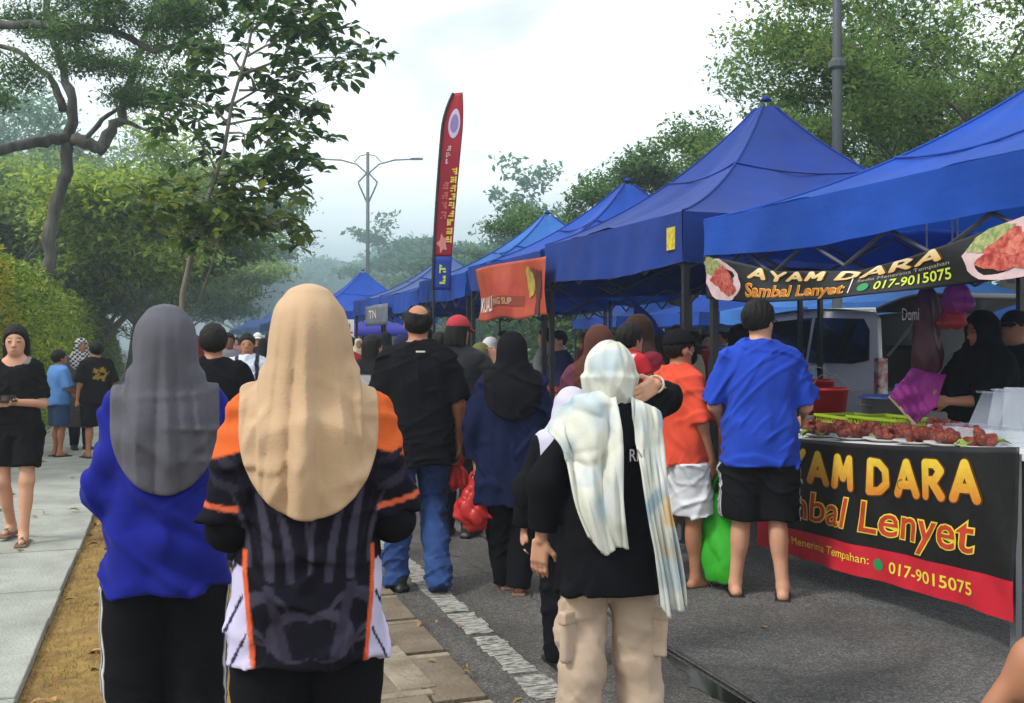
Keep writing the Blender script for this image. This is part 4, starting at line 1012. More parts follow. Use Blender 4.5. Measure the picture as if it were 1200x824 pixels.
def ban_low(s, t, off=0.):
    Y = 5.97 - 2.23 * s; zb, zt = .135 + .065 * s, .885 + .125 * s + .02 * math.sin(math.pi * s) * -1.4
    rip = .018 * math.sin(11 * s + 2 * t) + .012 * math.sin(23 * s - 3 * t + 1) + .005 * math.sin(47 * s + 9 * t) + .006 * (1 - abs(math.sin(6 * s + 4 * t))) ** 4
    return Vector((3.735 + rip * (1 - .6 * t) - off, Y, zb + (zt - zb) * t))
BLK = mat("banner_black", (.010, .010, .010), .42, spec=.35, bump=.3, bscale=9, var=.2, vscale=4)
RED = mat("banner_red", (.50, .015, .03), .45, bump=.15, bscale=10, var=.15, vscale=5)
GOLD = mat("print_gold", (.70, .44, .03), .5, var=.35, vscale=9, col2=(.62, .26, .02)); YEL = mat("print_yellow", (.78, .62, .06), .5)
REDP = mat("print_red", (.48, .045, .02), .5, var=.3, vscale=12); ORG = mat("print_orange", (.62, .20, .03), .5); DKB = mat("print_brown", (.16, .06, .01), .5); LIME = mat("print_lime", (.55, .62, .06), .5)
GRN = mat("print_green", (.02, .24, .07), .5); PWH = mat("print_white", (.70, .66, .58), .5); MAG = mat("print_pink_white", (.62, .45, .46), .5, var=.2, vscale=10)
bn = thing("banner", "black table banner with gold AYAM DARA lettering and a red phone strip", "banner", (0, 0, 0))
sheet("sheet", lambda u, v: ban_low(u, v), 90, 24, BLK, bn, .002)
obj("red_strip", grid_mesh(lambda u, v: ban_low(u, .232 * v + .001, .003), 90, 6), RED, bn)
def two(body, fn, box, outer, inner, parent, bo, bi, shear=0., off=.006, bend=None, third=None, bt=0., split="letter"):
    me = text_mesh(body, bi, shear); xs = [v.co.x for v in me.vertices]; ys = [v.co.y for v in me.vertices]; ext = (min(xs), max(xs), min(ys), max(ys)); bpy.data.meshes.remove(me)
    if third is not None: lettering("lettering_edge", body, fn, box, third, parent, off - .0025, bt, shear, ext, bend=bend, split=split)
    lettering("lettering_outline", body, fn, box, outer, parent, off, bo, shear, ext, bend=bend, split=split)
    lettering("lettering", body, fn, box, inner, parent, off + .0025, bi, shear, ext, bend=bend, split=split)
wav = lambda s, t: (s, t + .012 * math.sin(9 * s))
STROKES = {"A": [[(0, 0), (.5, 1), (1, 0)], [(.24, .30), (.76, .30)]], "Y": [[(0, 1), (.5, .46), (1, 1)], [(.5, .46), (.5, 0)]], "M": [[(.02, 0), (.14, 1), (.5, .30), (.86, 1), (.98, 0)]],
           "D": [[(.06, 0), (.06, 1), (.55, .97), (.90, .72), (.90, .28), (.55, .03), (.06, 0)]], "R": [[(.06, 0), (.06, 1), (.58, .98), (.86, .76), (.58, .48), (.06, .46)], [(.42, .46), (.94, 0)]]}
GRAD = mat("print_gradient", (1, 1, 1), .45, attr=True, var=.12, vscale=30)
def block_word(word, fn, box, parent, wd, edge, aspect, c_top, c_bot, c_edge, off=.005, skew=0., bend=None):
    """fat hand-cut capitals, one object for each letter, printed yellow fading into orange"""
    s0, s1, t0, t1 = box; n = len(word); pos_, x_ = [], 0.
    for ch in word: pos_.append(x_); x_ += 1.08 if ch != " " else .42
    W = (s1 - s0) / (x_ - .08); Hh = t1 - t0
    for k, ch in enumerate(word):
        if ch == " ": continue
        for layer, (r, o_) in enumerate(((wd + edge, off), (wd, off + .0035))):
            V, Fc, C, j = [], [], [], 0
            for line in STROKES[ch]:
                for (a, b) in zip(line[:-1], line[1:]):
                    A = np.array((a[0] * aspect, a[1])); B_ = np.array((b[0] * aspect, b[1])); d = (B_ - A) / np.linalg.norm(B_ - A); m = np.array((-d[1], d[0])); q = []; N = 6
                    for i in range(N + 1): a_ = math.pi * i / N; q.append(B_ + r * (m * math.cos(a_) + d * math.sin(a_)))
                    for i in range(N + 1): a_ = math.pi * i / N; q.append(A - r * (m * math.cos(a_) + d * math.sin(a_)))
                    k0 = len(V)
                    for p_ in q:
                        u = (p_[0] / aspect) * (1 - 2 * wd) + wd; v = p_[1] * (1 - 2 * wd) + wd; s = s0 + W * (pos_[k] + u); t = t0 + Hh * (v + skew * 0); s += skew * (v - .5) * W
                        if bend: s, t = bend(s, t)
                        V.append(fn(s, t, o_ + .00035 * j)); g = min(1, max(0, v)); C.append(c_edge if layer == 0 else [c_bot[z] + (c_top[z] - c_bot[z]) * g for z in range(3)])
                    Fc.append(tuple(range(k0, k0 + len(q)))); j += 1
            me = mesh(V, Fc); setcol(me, np.array(C)); obj("letter_outline" if layer == 0 else "letter", me, GRAD, parent)
block_word("AYAM DARA", ban_low, (.075, .905, .625, .925), bn, .135, .045, .72, (.78, .58, .05), (.60, .17, .02), (.10, .035, .008), bend=wav)
two("Sambal Lenyet", ban_low, (.04, .88, .265, .575), YEL, REDP, bn, .034, .006, .12)
lettering("lettering_small", "Sedia Menerima Tempahan:", ban_low, (.10, .525, .085, .170), YEL, bn, .006, .0)
lettering("lettering_phone", "017-9015075", ban_low, (.592, .872, .075, .160), YEL, bn, .006, .012)
obj("phone_icon", mesh([ban_low(.555 + .016 * math.cos(a * .52), .118 + .045 * math.sin(a * .52), .006) for a in range(12)], [tuple(range(12))]), GRN, bn)
# the swagged banner under the tent edge
def itp(x, xs, ys): return float(np.interp(x, xs, ys))
def ban_up(s, t, off=0.):
    Y = 6.36 - 3.05 * s
    zt = itp(s, [0, .12, .3, .55, .68, .79, .94, 1], [2.10, 2.04, 1.93, 1.885, 1.92, 1.97, 2.06, 2.09]); zb = itp(s, [0, .2, .5, .79, 1], [1.80, 1.745, 1.735, 1.765, 1.79])
    w = .03 * math.sin(7 * s + 1) * (1 - t) + .012 * math.sin(19 * s + 3 * t) - .05 * (1 - t) ** 2 * math.sin(math.pi * s) * .3
    return Vector((3.555 + w - off, Y, zb + (zt - zb) * t))
bu = thing("banner", "black swagged banner with plates of chicken at both ends under the near tent edge", "banner", (0, 0, 0))
sheet("sheet", lambda u, v: ban_up(u, v), 90, 14, BLK, bu, .002)
MEAT = mat("print_meat", (.30, .025, .02), .5, vscale=34, col2=(.62, .16, .11), detail=8); GARN = mat("print_garnish", (.16, .24, .07), .5, var=.5, vscale=40, col2=(.45, .42, .2))
def blob(name, fn, c, r, m, parent, off, seed, n=28, j=.12):
    rr = random.Random(seed); ph = [rr.uniform(0, 6.28) for _ in range(3)]
    P = [fn(c[0], c[1], off)]
    for i in range(n):
        a = 6.2832 * i / n; q = 1 + j * math.sin(3 * a + ph[0]) + j * .6 * math.sin(7 * a + ph[1]) + j * .4 * math.sin(11 * a + ph[2])
        P.append(fn(min(1.0, max(0., c[0] + r[0] * q * math.cos(a))), min(1., max(0., c[1] + r[1] * q * math.sin(a))), off))
    return obj(name, mesh(P, [(0, 1 + i, 1 + (i + 1) % n) for i in range(n)]), m, parent)
for (c, r, sd) in (((.080, .48), (.080, .50), 3), ((.905, .50), (.095, .52), 8)):
    blob("plate_print", ban_up, c, r, MAG, bu, .004, sd, j=.05); blob("garnish_print", ban_up, (c[0] - .03, c[1] + .28), (.05, .22), GARN, bu, .006, sd + 1); blob("meat_print", ban_up, (c[0] + .005, c[1] - .03), (r[0] * .68, r[1] * .66), MEAT, bu, .008, sd + 2)
    blob("meat_print", ban_up, (c[0] + .02, c[1] + .05), (r[0] * .35, r[1] * .32), mat("print_meat_light", (.62, .20, .14), .5, var=.5, vscale=40, col2=(.45, .06, .05)), bu, .010, sd + 3)
block_word("AYAM DARA", ban_up, (.20, .775, .64, .99), bu, .12, .05, .72, (.74, .66, .40), (.62, .34, .08), (.09, .03, .008), skew=.25)
two("Sambal Lenyet", ban_up, (.185, .535, .05, .52), YEL, mat("print_orange_red", (.52, .10, .02), .5), bu, .032, .006, .12)
lettering("lettering_small", "Sedia Menerima Tempahan", ban_up, (.565, .785, .48, .61), mat("print_dull", (.30, .28, .22), .5), bu, .006)
lettering("lettering_phone", "017-9015075", ban_up, (.612, .787, .16, .44), LIME, bu, .006, .012)
obj("phone_icon", mesh([ban_up(.585 + .014 * math.cos(a * .52), .30 + .14 * math.sin(a * .52), .006) for a in range(12)], [tuple(range(12))]), GRN, bu)
obj("divider_print", mesh([ban_up(.548, .15, .006), ban_up(.551, .15, .006), ban_up(.551, .75, .006), ban_up(.548, .75, .006)], [(0, 1, 2, 3)]), PWH, bu)
# chicken on plates
CHK = mat("chicken", (.26, .038, .014), .32, vscale=30, bump=.8, bscale=70, spec=.5, col2=(.12, .022, .010)); LETT = mat("lettuce", (.24, .36, .06), .6, var=.4, vscale=25, trans=.2)
def chick(seed):
    r = np.random.default_rng(seed); fs = []
    for i in range(7):
        a, q = r.uniform(0, 6.28), r.uniform(0, .07); c = np.array((math.cos(a) * q, math.sin(a) * q * .8, r.uniform(.02, .06) * (1.2 - q * 7))); d = unit(r.normal(size=3) * (1, 1, .4)) * .035
        fs.append(cap(c - d, c + d, r.uniform(.018, .03), r.uniform(.012, .02)))
    return mesh_sdf(disp(smin(.012, *fs), folds(.004, (200, 200, 200), seed, 3)), (-.15, -.15, -.01), (.15, .15, .12), .0055)
LEAFM = mesh(*leafshape(.075, .065, 1.8), True)
def lettuce(t, seed):
    r = random.Random(seed)
    for i in range(r.choice((0, 3, 5))):
        a = 2.2 * r.random() + .7 * i; q = r.uniform(.05, .085); o = obj("lettuce_leaf", LEAFM, None, t, (math.cos(a) * q, math.sin(a) * q, .022), (r.uniform(.1, .7), 0, a - 1.57 + r.uniform(-.4, .4)))
CH = [chick(i) for i in range(4)]; LEAFM.materials.append(LETT)
for m_ in CH: m_.materials.append(CHK)
PLM = MB().lathe([(.0, 0), (.07, 0), (.125, .018), (.128, .021), (.07, .006), (.0, .005)], n=24).mesh(True); PLM.materials.append(WHITE)
spots = [(963, 3.90), (1000, 3.86), (1038, 3.90), (1075, 3.88), (1112, 3.90), (1150, 3.90), (985, 4.15), (1020, 4.14), (1062, 4.15), (1100, 4.16), (950, 4.2), (1135, 4.16)]
wch = ["red chicken plate at the table edge beside the man in blue", "second chicken plate along the table's front edge", "third chicken plate along the table's front edge", "fourth chicken plate along the table's front edge", "fifth chicken plate along the table's front edge", "chicken plate at the near end of the table's front edge",
       "chicken plate in the second row below the lime baskets", "chicken plate in the second row, next after the baskets", "chicken plate just under the purple fan", "chicken plate between purple fan and clear boxes", "chicken plate in the second row behind the blue sleeve", "chicken plate tucked against the clear boxes"]
for i, (px, X) in enumerate(spots):
    x, y = onX(px, X); t = thing("chicken_plate", wch[i], "food", (x, y, TZ(y) + .002), R.uniform(0, 6), "plates of red chicken on the stall table")
    obj("plate", PLM, None, t); obj("chicken", CH[i % 4], None, t, (0, 0, .012)); lettuce(t, i)
# sambal trays and tongs
SAMB = mat("sambal", (.22, .03, .012), .3, var=.4, vscale=40, bump=.6, bscale=60, spec=.6)
for i, (px, X, lab) in enumerate(((968, 4.40, "steel tray of dark sambal near the man in blue's elbow"), (1075, 4.45, "steel tray of dark sambal behind the purple fan"), (1105, 4.42, "steel tray of fried chicken pieces by the vendor's arm"))):
    x, y = onX(px, X); t = thing("food_tray", lab, "tray", (x, y, TZ(y) + .002), .1 * i)
    mb = MB(); mb.box((0, 0, .004), (.20, .30, .006)); [mb.box((s_ * .10, 0, .025), (.006, .306, .05)) for s_ in (-1, 1)]; [mb.box((0, s_ * .15, .025), (.194, .006, .05)) for s_ in (-1, 1)]; mb.build("pan", GALV, t)
    obj("food", grid_mesh(lambda u, v: (-.095 + .19 * u, -.145 + .29 * v, .038 + .008 * math.sin(19 * u + 7 * v) * math.sin(15 * v)), 14, 18), SAMB, t)
    if i == 2: obj("chicken", CH[1], None, t, (0, .05, .03)); obj("chicken", CH[2], None, t, (0, -.06, .03))
x, y = onX(1085, 4.05); t = thing("tongs", "steel serving tongs lying between the chicken plates", "tongs", (x, y, TZ(y) + .03), .7)
for s_ in (-1, 1): MB().tube([(0, 0, 0), (.10, s_ * .018, .008), (.22, s_ * .012, .0)], [.005, .005, .007], 6).build("arm", GALV, t)
# baskets, buckets, pot, clear boxes
LIMEP = mat("lime_plastic", (.42, .58, .03), .4)
def basket(label, x, y, z, rz):
    t = thing("basket", label, "basket", (x, y, z), rz, "lime green plastic baskets"); L, W, Hh = .42, .30, .11
    for s in (-1, 1):
        mb = MB()
        for q in range(15): mb.box((-L / 2 + L * q / 14, s * W / 2, Hh / 2), (.008, .006, Hh))
        for zz in (.01, .04, .07): mb.box((0, s * W / 2, zz), (L, .007, .008))
        mb.build("side_lattice", LIMEP, t)
        mb = MB()
        for q in range(11): mb.box((s * L / 2, -W / 2 + W * q / 10, Hh / 2), (.006, .008, Hh))
        for zz in (.01, .04, .07): mb.box((s * L / 2, 0, zz), (.007, W, .008))
        mb.build("end_lattice", LIMEP, t)
    mb = MB()
    for s in (-1, 1): mb.box((0, s * (W / 2 + .005), Hh), (L + .04, .022, .02)); mb.box((s * (L / 2 + .005), 0, Hh), (.022, W - .01, .018))
    mb.build("rim", LIMEP, t, bevel=.004); MB().box((0, 0, .005), (L, W, .008)).build("base", LIMEP, t)
x, y = onX(1000, 4.42); basket("lime green basket beside the man in blue's arm", x, y, TZ(y), 1.5); x, y = onX(1043, 4.40); basket("lime green basket under the steel pot", x, y, TZ(y) + .0, 1.62)
REDB = mat("red_plastic", (.45, .012, .015), .35)
bk = thing("back_table", "low wooden back table behind the baskets carrying buckets and pot", "table", (5.15, 6.05, 0)); MB().box((0, 0, .86), (.6, 1.5, .03)).build("tabletop", WOOD, bk)
for sx in (-.26, .26):
    for sy in (-.7, .7): MB().box((sx, sy, .42), (.04, .04, .845)).build("leg", WOOD, bk)
def bucket(label, x, y, z, r, h):
    t = thing("bucket", label, "bucket", (x, y, z), 0, "red plastic buckets"); MB().lathe([(.0, 0), (r * .78, 0), (r, h), (r * 1.04, h), (r * 1.04, h - .02), (r * .97, h - .025), (r * .95, h - .01), (r * .74, .012), (0, .012)], n=26).build("pail", REDB, t, True)
    MB().tube([(r * math.cos(a * .31416), r * .1, h - .02 + r * .9 * math.sin(a * .31416)) for a in range(11)], .004, 5).build("handle", GALV, t)
x, y = onX(972, 5.05); bucket("red plastic bucket standing behind the lime basket", x, y, .876, .15, .25)
x, y = onX(958, 5.25); bucket("red plastic bucket half hidden by the blue shirt", x, y, .876, .14, .30)
pt = thing("cooking_pot", "dented steel cooking pot with blue cover behind the purple fan", "pot", (*onX(1043, 5.1), .876)); MB().lathe([(0, 0), (.19, 0), (.20, .02), (.20, .20), (.215, .205), (.215, .215), (.19, .21), (.18, .03), (0, .03)], n=30).build("pot_body", GALV, pt, True); MB().lathe([(.0, .225), (.19, .222), (.225, .205), (.225, .20)][::-1], n=28).build("lid", mat("blue_cover", (.06, .14, .45), .5), pt, True)
for s in (-1, 1): MB().tube([(s * .2, -.05, .15), (s * .25, -.04, .155), (s * .25, .04, .155), (s * .2, .05, .15)], .008, 6).build("handle", GALV, pt)
bo = thing("sauce_bottle", "red capped sauce bottle beside the steel pot", "bottle", (*onX(1021, 4.95), .876)); MB().lathe([(0, 0), (.032, 0), (.034, .02), (.034, .12), (.014, .16), (.013, .18), (0, .18)], n=14).build("bottle_body", mat("sauce_label", (.5, .45, .45), .4, var=.5, vscale=40, col2=(.4, .03, .05)), bo, True); MB().lathe([(.016, .175), (.016, .205), (0, .208)], n=12).build("cap", REDB, bo)
CLEAR = mat("clear_plastic", (.70, .76, .84), .15, alpha=.24, spec=.6)
for i, (px, X, ang, lab) in enumerate(((1128, 4.32, .5, "clear plastic food box with open lid leaning by the vendor's arm"), (1160, 4.25, .35, "clear plastic food box open beside the last chicken plates"), (1190, 4.15, .2, "pale clear plastic tub at the table's near end"))):
    x, y = onX(px, X); t = thing("plastic_box", lab, "box", (x, y, TZ(y) + .002), .25 * i, "clear plastic food boxes")
    mb = MB()
    for s in (-1, 1): mb.box((0, s * .11, .045), (.30, .004, .09)); mb.box((s * .15, 0, .045), (.004, .216, .09))
    mb.box((0, 0, .003), (.30, .22, .004)); mb.build("tray", CLEAR, t)
    MB().box((.15 + .10 * math.sin(ang), 0, .09 + .10 * math.cos(ang)), (.004, .22, .22), 0, ang).build("lid", CLEAR, t)
    MB().box((.155 + .10 * math.sin(ang), 0, .09 + .205 * math.cos(ang)), (.012, .22, .008), 0, ang).build("lid_rim", CLEAR, t)
# bundles of plastic bags hanging from the tent frame
for i, (px, py0, py1, w, col, lab) in enumerate(((1086, 336, 440, .16, (.10, .03, .045), "dark red plastic bag bundle with pale letters hanging behind the banner"), (1122, 330, 366, .15, (.30, .02, .22), "magenta plastic bag bundle hanging from the tent frame"), (1116, 362, 384, .13, (.45, .035, .05), "bright red plastic bag bundle hanging below the magenta one"))):
    X = 4.75; x, y, z0 = onX(px, X, py1); z1 = onX(px, X, py0)[2]; t = thing("bag_bundle", lab, "plastic bags", (x, y, z0), 0)
    hgt = z1 - z0; g = disp(loft([(0, 0, 0, w * .40, .05), (hgt * .12, 0, 0, w * .55, .08), (hgt * .5, 0, 0, w * .5, .075), (hgt * .88, 0, 0, w * .34, .05), (hgt, 0, 0, .03, .02)]), folds(.014, (70, 70, 25), i + 3, 4))
    sdf_obj("bag_body", g, (-.2, -.2, -.02), (.2, .2, hgt + .02), .009, mat("bag_%d" % i, col, .4, var=.4, vscale=9, trans=.2), t)
    MB().tube([(0, 0, hgt - .03), (0, 0, 2.30 - z0)], .006, 5).build("string", WHITE, t)
    if i == 0:
        fnb = lambda s, u, o: Vector((-.10 - o - .02, .10 - .20 * s, hgt * .62 + .10 * u)); lettering("lettering", "Domi", fnb, (.1, .9, 0, .8), PWH, t, .01)
# the stall next door: patterned front, pots
def ban_next(s, t, off=0.): return Vector((3.74 + .012 * math.sin(14 * s + 2 * t) - off, 9.35 - 3.05 * s, .25 + .66 * t))
bx = thing("banner", "orange and red patterned food banner on the stall behind the boy in orange", "banner", (0, 0, 0)); sheet("sheet", lambda u, v: ban_next(u, v), 50, 12, mat("food_pattern", (.52, .16, .035), .5, var=.5, vscale=9, col2=(.30, .035, .02), detail=6), bx, .002)
for i in range(9): blob("food_print", ban_next, (.08 + .11 * i, .35 + .3 * (i % 2)), (.05, .17), MEAT if i % 3 else MAG, bx, .004, 40 + i)
obj("red_strip", grid_mesh(lambda u, v: ban_next(u, .2 * v + .002, .003), 40, 3), RED, bx)
# ------------------------------------------------------------------ other stall tables with goods
POTM = [mat("enamel_%d" % i, c, .4, spec=.5) for i, c in enumerate(((.55, .55, .52), (.35, .04, .03), (.05, .18, .34), (.50, .34, .05), (.30, .32, .33), (.10, .30, .08)))]
def stall(label, x0, x1, y0, y1, col, seed):
    r = random.Random(seed); w, l = x1 - x0, y1 - y0; t = thing("stall_table", label, "table", ((x0 + x1) / 2, (y0 + y1) / 2, 0))
    MB().box((0, 0, .80), (w, l, .03)).build("tabletop", WHITE, t)
    for sx in (-1, 1):
        for sy in (-1, 1): MB().box((sx * (w / 2 - .05), sy * (l / 2 - .05), .39), (.035, .035, .785)).build("leg", GALV, t)
    cm = cloth("stall_cloth_%d" % seed, col, rough=.6)
    obj("table_skirt", grid_mesh(lambda u, v: (-w / 2 - .01 + .012 * math.sin(40 * u), -l / 2 + l * u, .81 - .66 * v), 40, 3), cm, t)
    return t
stall("table of dishes under the dark blue peaked tent", 3.82, 4.7, 6.95, 9.35, (.10, .02, .02), 1)
stall("table with navy skirt under the third tent", 3.85, 4.7, 9.95, 12.2, (.02, .03, .10), 2)
stall("table with green skirt under the light blue tent", 3.85, 4.7, 12.7, 14.8, (.03, .10, .04), 3)
stall("table with red skirt under the small dark tent", 3.85, 4.7, 15.3, 17.7, (.25, .02, .02), 4)
stall("table with yellow skirt under the faded tent", 3.85, 4.7, 18.2, 20.5, (.40, .25, .03), 5)
names = ["tray", "bowl", "stew_pot", "crate", "jar"]
def goods(kind, label, x, y, z, m, r):
    t = thing({"tray": "food_tray", "bowl": "food_bowl", "stew_pot": "stew_pot", "crate": "crate", "jar": "drink_jar"}[kind], label, {"tray": "tray", "bowl": "bowl", "stew_pot": "pot", "crate": "crate", "jar": "jar"}[kind], (x, y, z), r.uniform(-.2, .2), "goods on the far stall tables")
    if kind == "tray":
        mb = MB(); mb.box((0, 0, .004), (.36, .26, .006)); [mb.box((s * .18, 0, .03), (.008, .276, .06)) for s in (-1, 1)]; [mb.box((0, s * .134, .03), (.352, .008, .06)) for s in (-1, 1)]; mb.build("pan", GALV, t)
        o = obj("food", CH[r.randint(0, 3)], None, t, (-.05, 0, .01)); obj("food", CH[r.randint(0, 3)], None, t, (.08, .02, .01))
    elif kind == "bowl":
        MB().lathe([(0, 0), (.07, 0), (.15, .09), (.155, .09), (.145, .085), (.06, .012), (0, .012)], n=20).build("bowl_body", m, t, True); obj("food", CH[r.randint(0, 3)], None, t, (0, 0, .02))
    elif kind == "stew_pot":
        MB().lathe([(0, 0), (.17, 0), (.18, .02), (.18, .22), (.19, .225), (.17, .22), (.16, .03), (0, .03)], n=22).build("pot_body", m, t, True); MB().lathe([(.185, .225), (.10, .255), (.02, .262), (.02, .285), (0, .288)], n=20).build("lid", GALV, t, True)
    elif kind == "crate":
        mb = MB()
        for zz in (.04, .11, .18): [mb.box((0, s * .15, zz), (.40, .012, .05)) for s in (-1, 1)]; [mb.box((s * .20, 0, zz), (.012, .288, .05)) for s in (-1, 1)]
        mb.build("slats", m, t); MB().box((0, 0, .01), (.388, .288, .012)).build("base", m, t)
    else:
        MB().lathe([(0, 0), (.09, 0), (.11, .05), (.11, .22), (.08, .27), (.08, .29), (0, .29)], n=18).build("jar_body", mat("drink_%d" % r.randint(0, 2), r.choice(((.45, .12, .03), (.40, .30, .04), (.30, .05, .10))), .2, spec=.6), t, True); MB().lathe([(.085, .285), (.085, .31), (0, .312)], n=16).build("lid", m, t)
gi = 0; where = ["peaked dark tent's table", "third tent's table", "light blue tent's table", "small dark tent's table", "faded tent's table"]
for si, (y0, n) in enumerate(((7.1, 7), (10.1, 6), (12.85, 5), (15.5, 5), (18.4, 5))):
    ords = ["nearest", "second", "third", "fourth", "fifth", "sixth", "seventh"]; r = random.Random(60 + si)
    for i in range(n):
        kd = r.choice(names); ci = r.randint(0, 5); y = y0 + i * .33
        goods(kd, f"{['white','red','blue','yellow','grey','green'][ci] if kd in ('bowl','stew_pot','crate','jar') else 'steel'} {kd.replace('_',' ')}, {ords[i]} item on the {where[si]}", 4.05 + .35 * (i % 2), y, .816, POTM[ci], r)
# blue tarpaulin slung behind the second stall
tp = thing("tarpaulin", "blue tarpaulin slung slantwise behind the peaked tent's stall", "tarpaulin", (0, 0, 0))
a, b, c_, d_ = [Vector(pos(*q)) for q in ((742, 11.2, 352), (815, 11.0, 398), (800, 11.2, 470), (735, 11.4, 470))]
sheet("sheet", lambda u, v: ((a * (1 - u) + b * u) * (1 - v) + (d_ * (1 - u) + c_ * u) * v) + Vector((.05 * math.sin(9 * u + 3 * v), .03 * math.sin(13 * u), -.10 * math.sin(3.14 * u) * (1 - v))), 24, 10, fabric("tarp_blue", (.02, .07, .42), .15), tp)
# orange banner on the third tent
def ban_or(s, t, off=0.): return Vector((3.50 + .02 * math.sin(8 * s + 4 * t) + .015 * math.sin(5 * t - 9 * s) - off, 11.62 - 2.28 * s, 1.745 + (.60 + .02 * math.sin(5 * s)) * t - .015 * math.sin(12 * s) * (1 - t)))
ob = thing("banner", "creased orange banner with white lettering hung on the third tent's edge", "banner", (0, 0, 0)); sheet("sheet", lambda u, v: ban_or(u, v), 40, 20, mat("banner_orange", (.42, .085, .03), .5, var=.35, vscale=2.2, bump=.4, bscale=6, col2=(.34, .035, .03)), ob, .003)
lettering("lettering", "KUALI", ban_or, (.03, .27, .16, .44), PWH, ob, .012, .01); obj("dark_strip", grid_mesh(lambda u, v: ban_or(.28 + .42 * u, .22 + .18 * v, .006), 10, 4), mat("banner_brown", (.20, .035, .02), .5), ob); lettering("lettering", "ING SUP", ban_or, (.30, .56, .25, .37), mat("print_tan", (.55, .34, .22), .5), ob, .012, .01)
blob("leaf_print", ban_or, (.80, .60), (.055, .26), mat("print_olive", (.40, .30, .06), .5, var=.4, vscale=12), ob, .010, 71); blob("dark_print", ban_or, (.90, .45), (.05, .42), mat("print_dark", (.09, .025, .02), .5, var=.4, vscale=12), ob, .012, 72, j=.25)
# grey banner on a farther tent, sign board
gb = thing("banner", "small grey translucent banner on a far tent beside the bald man", "banner", (0, 0, 0)); sheet("sheet", lambda u, v: (3.50 + .02 * math.sin(9 * u), 18.9 - 2.0 * u, 1.78 + .36 * v), 14, 5, mat("banner_grey", (.20, .22, .28), .5, trans=.3, var=.3, vscale=4), gb)
lettering("lettering", "TN", lambda s, t, o: Vector((3.48 - o, 18.9 - 2.0 * s, 1.78 + .36 * t)), (.25, .6, .35, .75), PWH, gb, .01)
p = pos(399, 16, 396); sg = thing("sign_board", "white sign board with red letters beside the tan hijab", "sign", (p[0], p[1], 0), -YAW + .05); MB().box((0, 0, 1.70), (.42, .03, .28)).build("board", mat("sign_white", (.75, .72, .70), .5), sg); MB().box((0, .03, .78), (.04, .03, 1.56)).build("post", STEEL, sg)
lettering("lettering", "OOL", lambda s, t, o: Vector((-.21 + .42 * s, -.017 - o, 1.56 + .28 * t)), (.30, .96, .22, .78), REDB, sg, .003, .015)
# feather flag
def flag(s, t, off=0.):
    z = 2.18 + 2.62 * t; lean = .16 * t ** 1.4; w = .27 * (1 - max(0, t - .80) ** 2 * 14.0) if t > .80 else .27 - .06 * (.8 - t)
    w = max(w, .10); x0_ = lean + (.11 * ((t - .80) / .2) ** 2 if t > .80 else 0)
    x = x0_ + w * s; q = Vector((x * CY, -x * SY, z)); n = Vector((-SY, -CY, 0)); return FP + q + n * (off + .02 * math.sin(5 * t + 3 * s))
p = pos(508, 13.6); FP = Vector((p[0], p[1], 0)); fl = thing("feather_flag", "tall red feather flag with blue foot and yellow lettering among the tents", "flag", (0, 0, 0))
FRED = mat("flag_red", (.40, .012, .03), .6, trans=.25, var=.12, vscale=3); FBLU = mat("flag_blue", (.012, .05, .34), .6, trans=.2)
sheet("sheet", lambda u, v: flag(u, .17 + .83 * v), 8, 50, FRED, fl); sheet("blue_foot", lambda u, v: flag(u, .17 * v), 8, 8, FBLU, fl)
MB().tube([tuple(flag(0, t * .04) + Vector((-.012, 0, 0))) for t in range(26)], [.018] * 26, 6).build("edge_sleeve", STEEL, fl); MB().tube([tuple(FP), tuple(flag(0, 0))], .016, 6).build("pole", STEEL, fl); MB().box((FP.x, FP.y, .02), (.4, .4, .04)).build("base", STEEL, fl)
obj("emblem", mesh([flag(.55 + .30 * math.cos(a * .39), .845 + .075 * math.sin(a * .39), .006) for a in range(16)], [tuple(range(16))]), mat("emblem_lilac", (.50, .42, .60), .5), fl); obj("emblem_ring", mesh([flag(.55 + .20 * math.cos(a * .39), .845 + .048 * math.sin(a * .39), .010) for a in range(16)], [tuple(range(16))]), mat("emblem_violet", (.22, .16, .36), .5), fl)
def marks(s0, w, t0, t1, n, m, seed):
    """a column of print strokes too small to read"""
    r = random.Random(seed); q = (t1 - t0) / n
    for i in range(n):
        mb = MB(); a, b = t0 + q * i, t0 + q * (i + .78)
        for j in range(3):
            u0 = s0 + w * r.choice((0, .1, .35, .55)); u1 = min(s0 + w, u0 + w * r.uniform(.3, .9)); v0 = a + (b - a) * (j + r.uniform(0, .3)) / 3; v1 = v0 + (b - a) * r.uniform(.16, .26)
            mb.add([flag(u0, v0, .010), flag(u1, v0, .010), flag(u1, v1, .010), flag(u0, v1, .010)], [(0, 1, 2, 3)])
        u = s0 + w * r.choice((.0, .7)); mb.add([flag(u, a, .011), flag(u + w * .22, a, .011), flag(u + w * .22, b, .011), flag(u, b, .011)], [(0, 1, 2, 3)])
        mb.build("print_mark", m, fl)
marks(.60, .34, .24, .63, 9, YEL, 1); marks(.20, .34, .36, .56, 4, mat("print_salmon", (.58, .10, .08), .5), 2); marks(.32, .40, .03, .14, 2, LIME, 3); marks(.28, .22, .64, .74, 3, MAG, 4)
obj("star_print", mesh([flag(.42 + (.34 if a % 2 else .18) * math.cos(a * .628), .235 + (.055 if a % 2 else .03) * math.sin(a * .628), .009) for a in range(10)], [tuple(range(10))]), mat("print_rose", (.62, .22, .18), .5), fl)
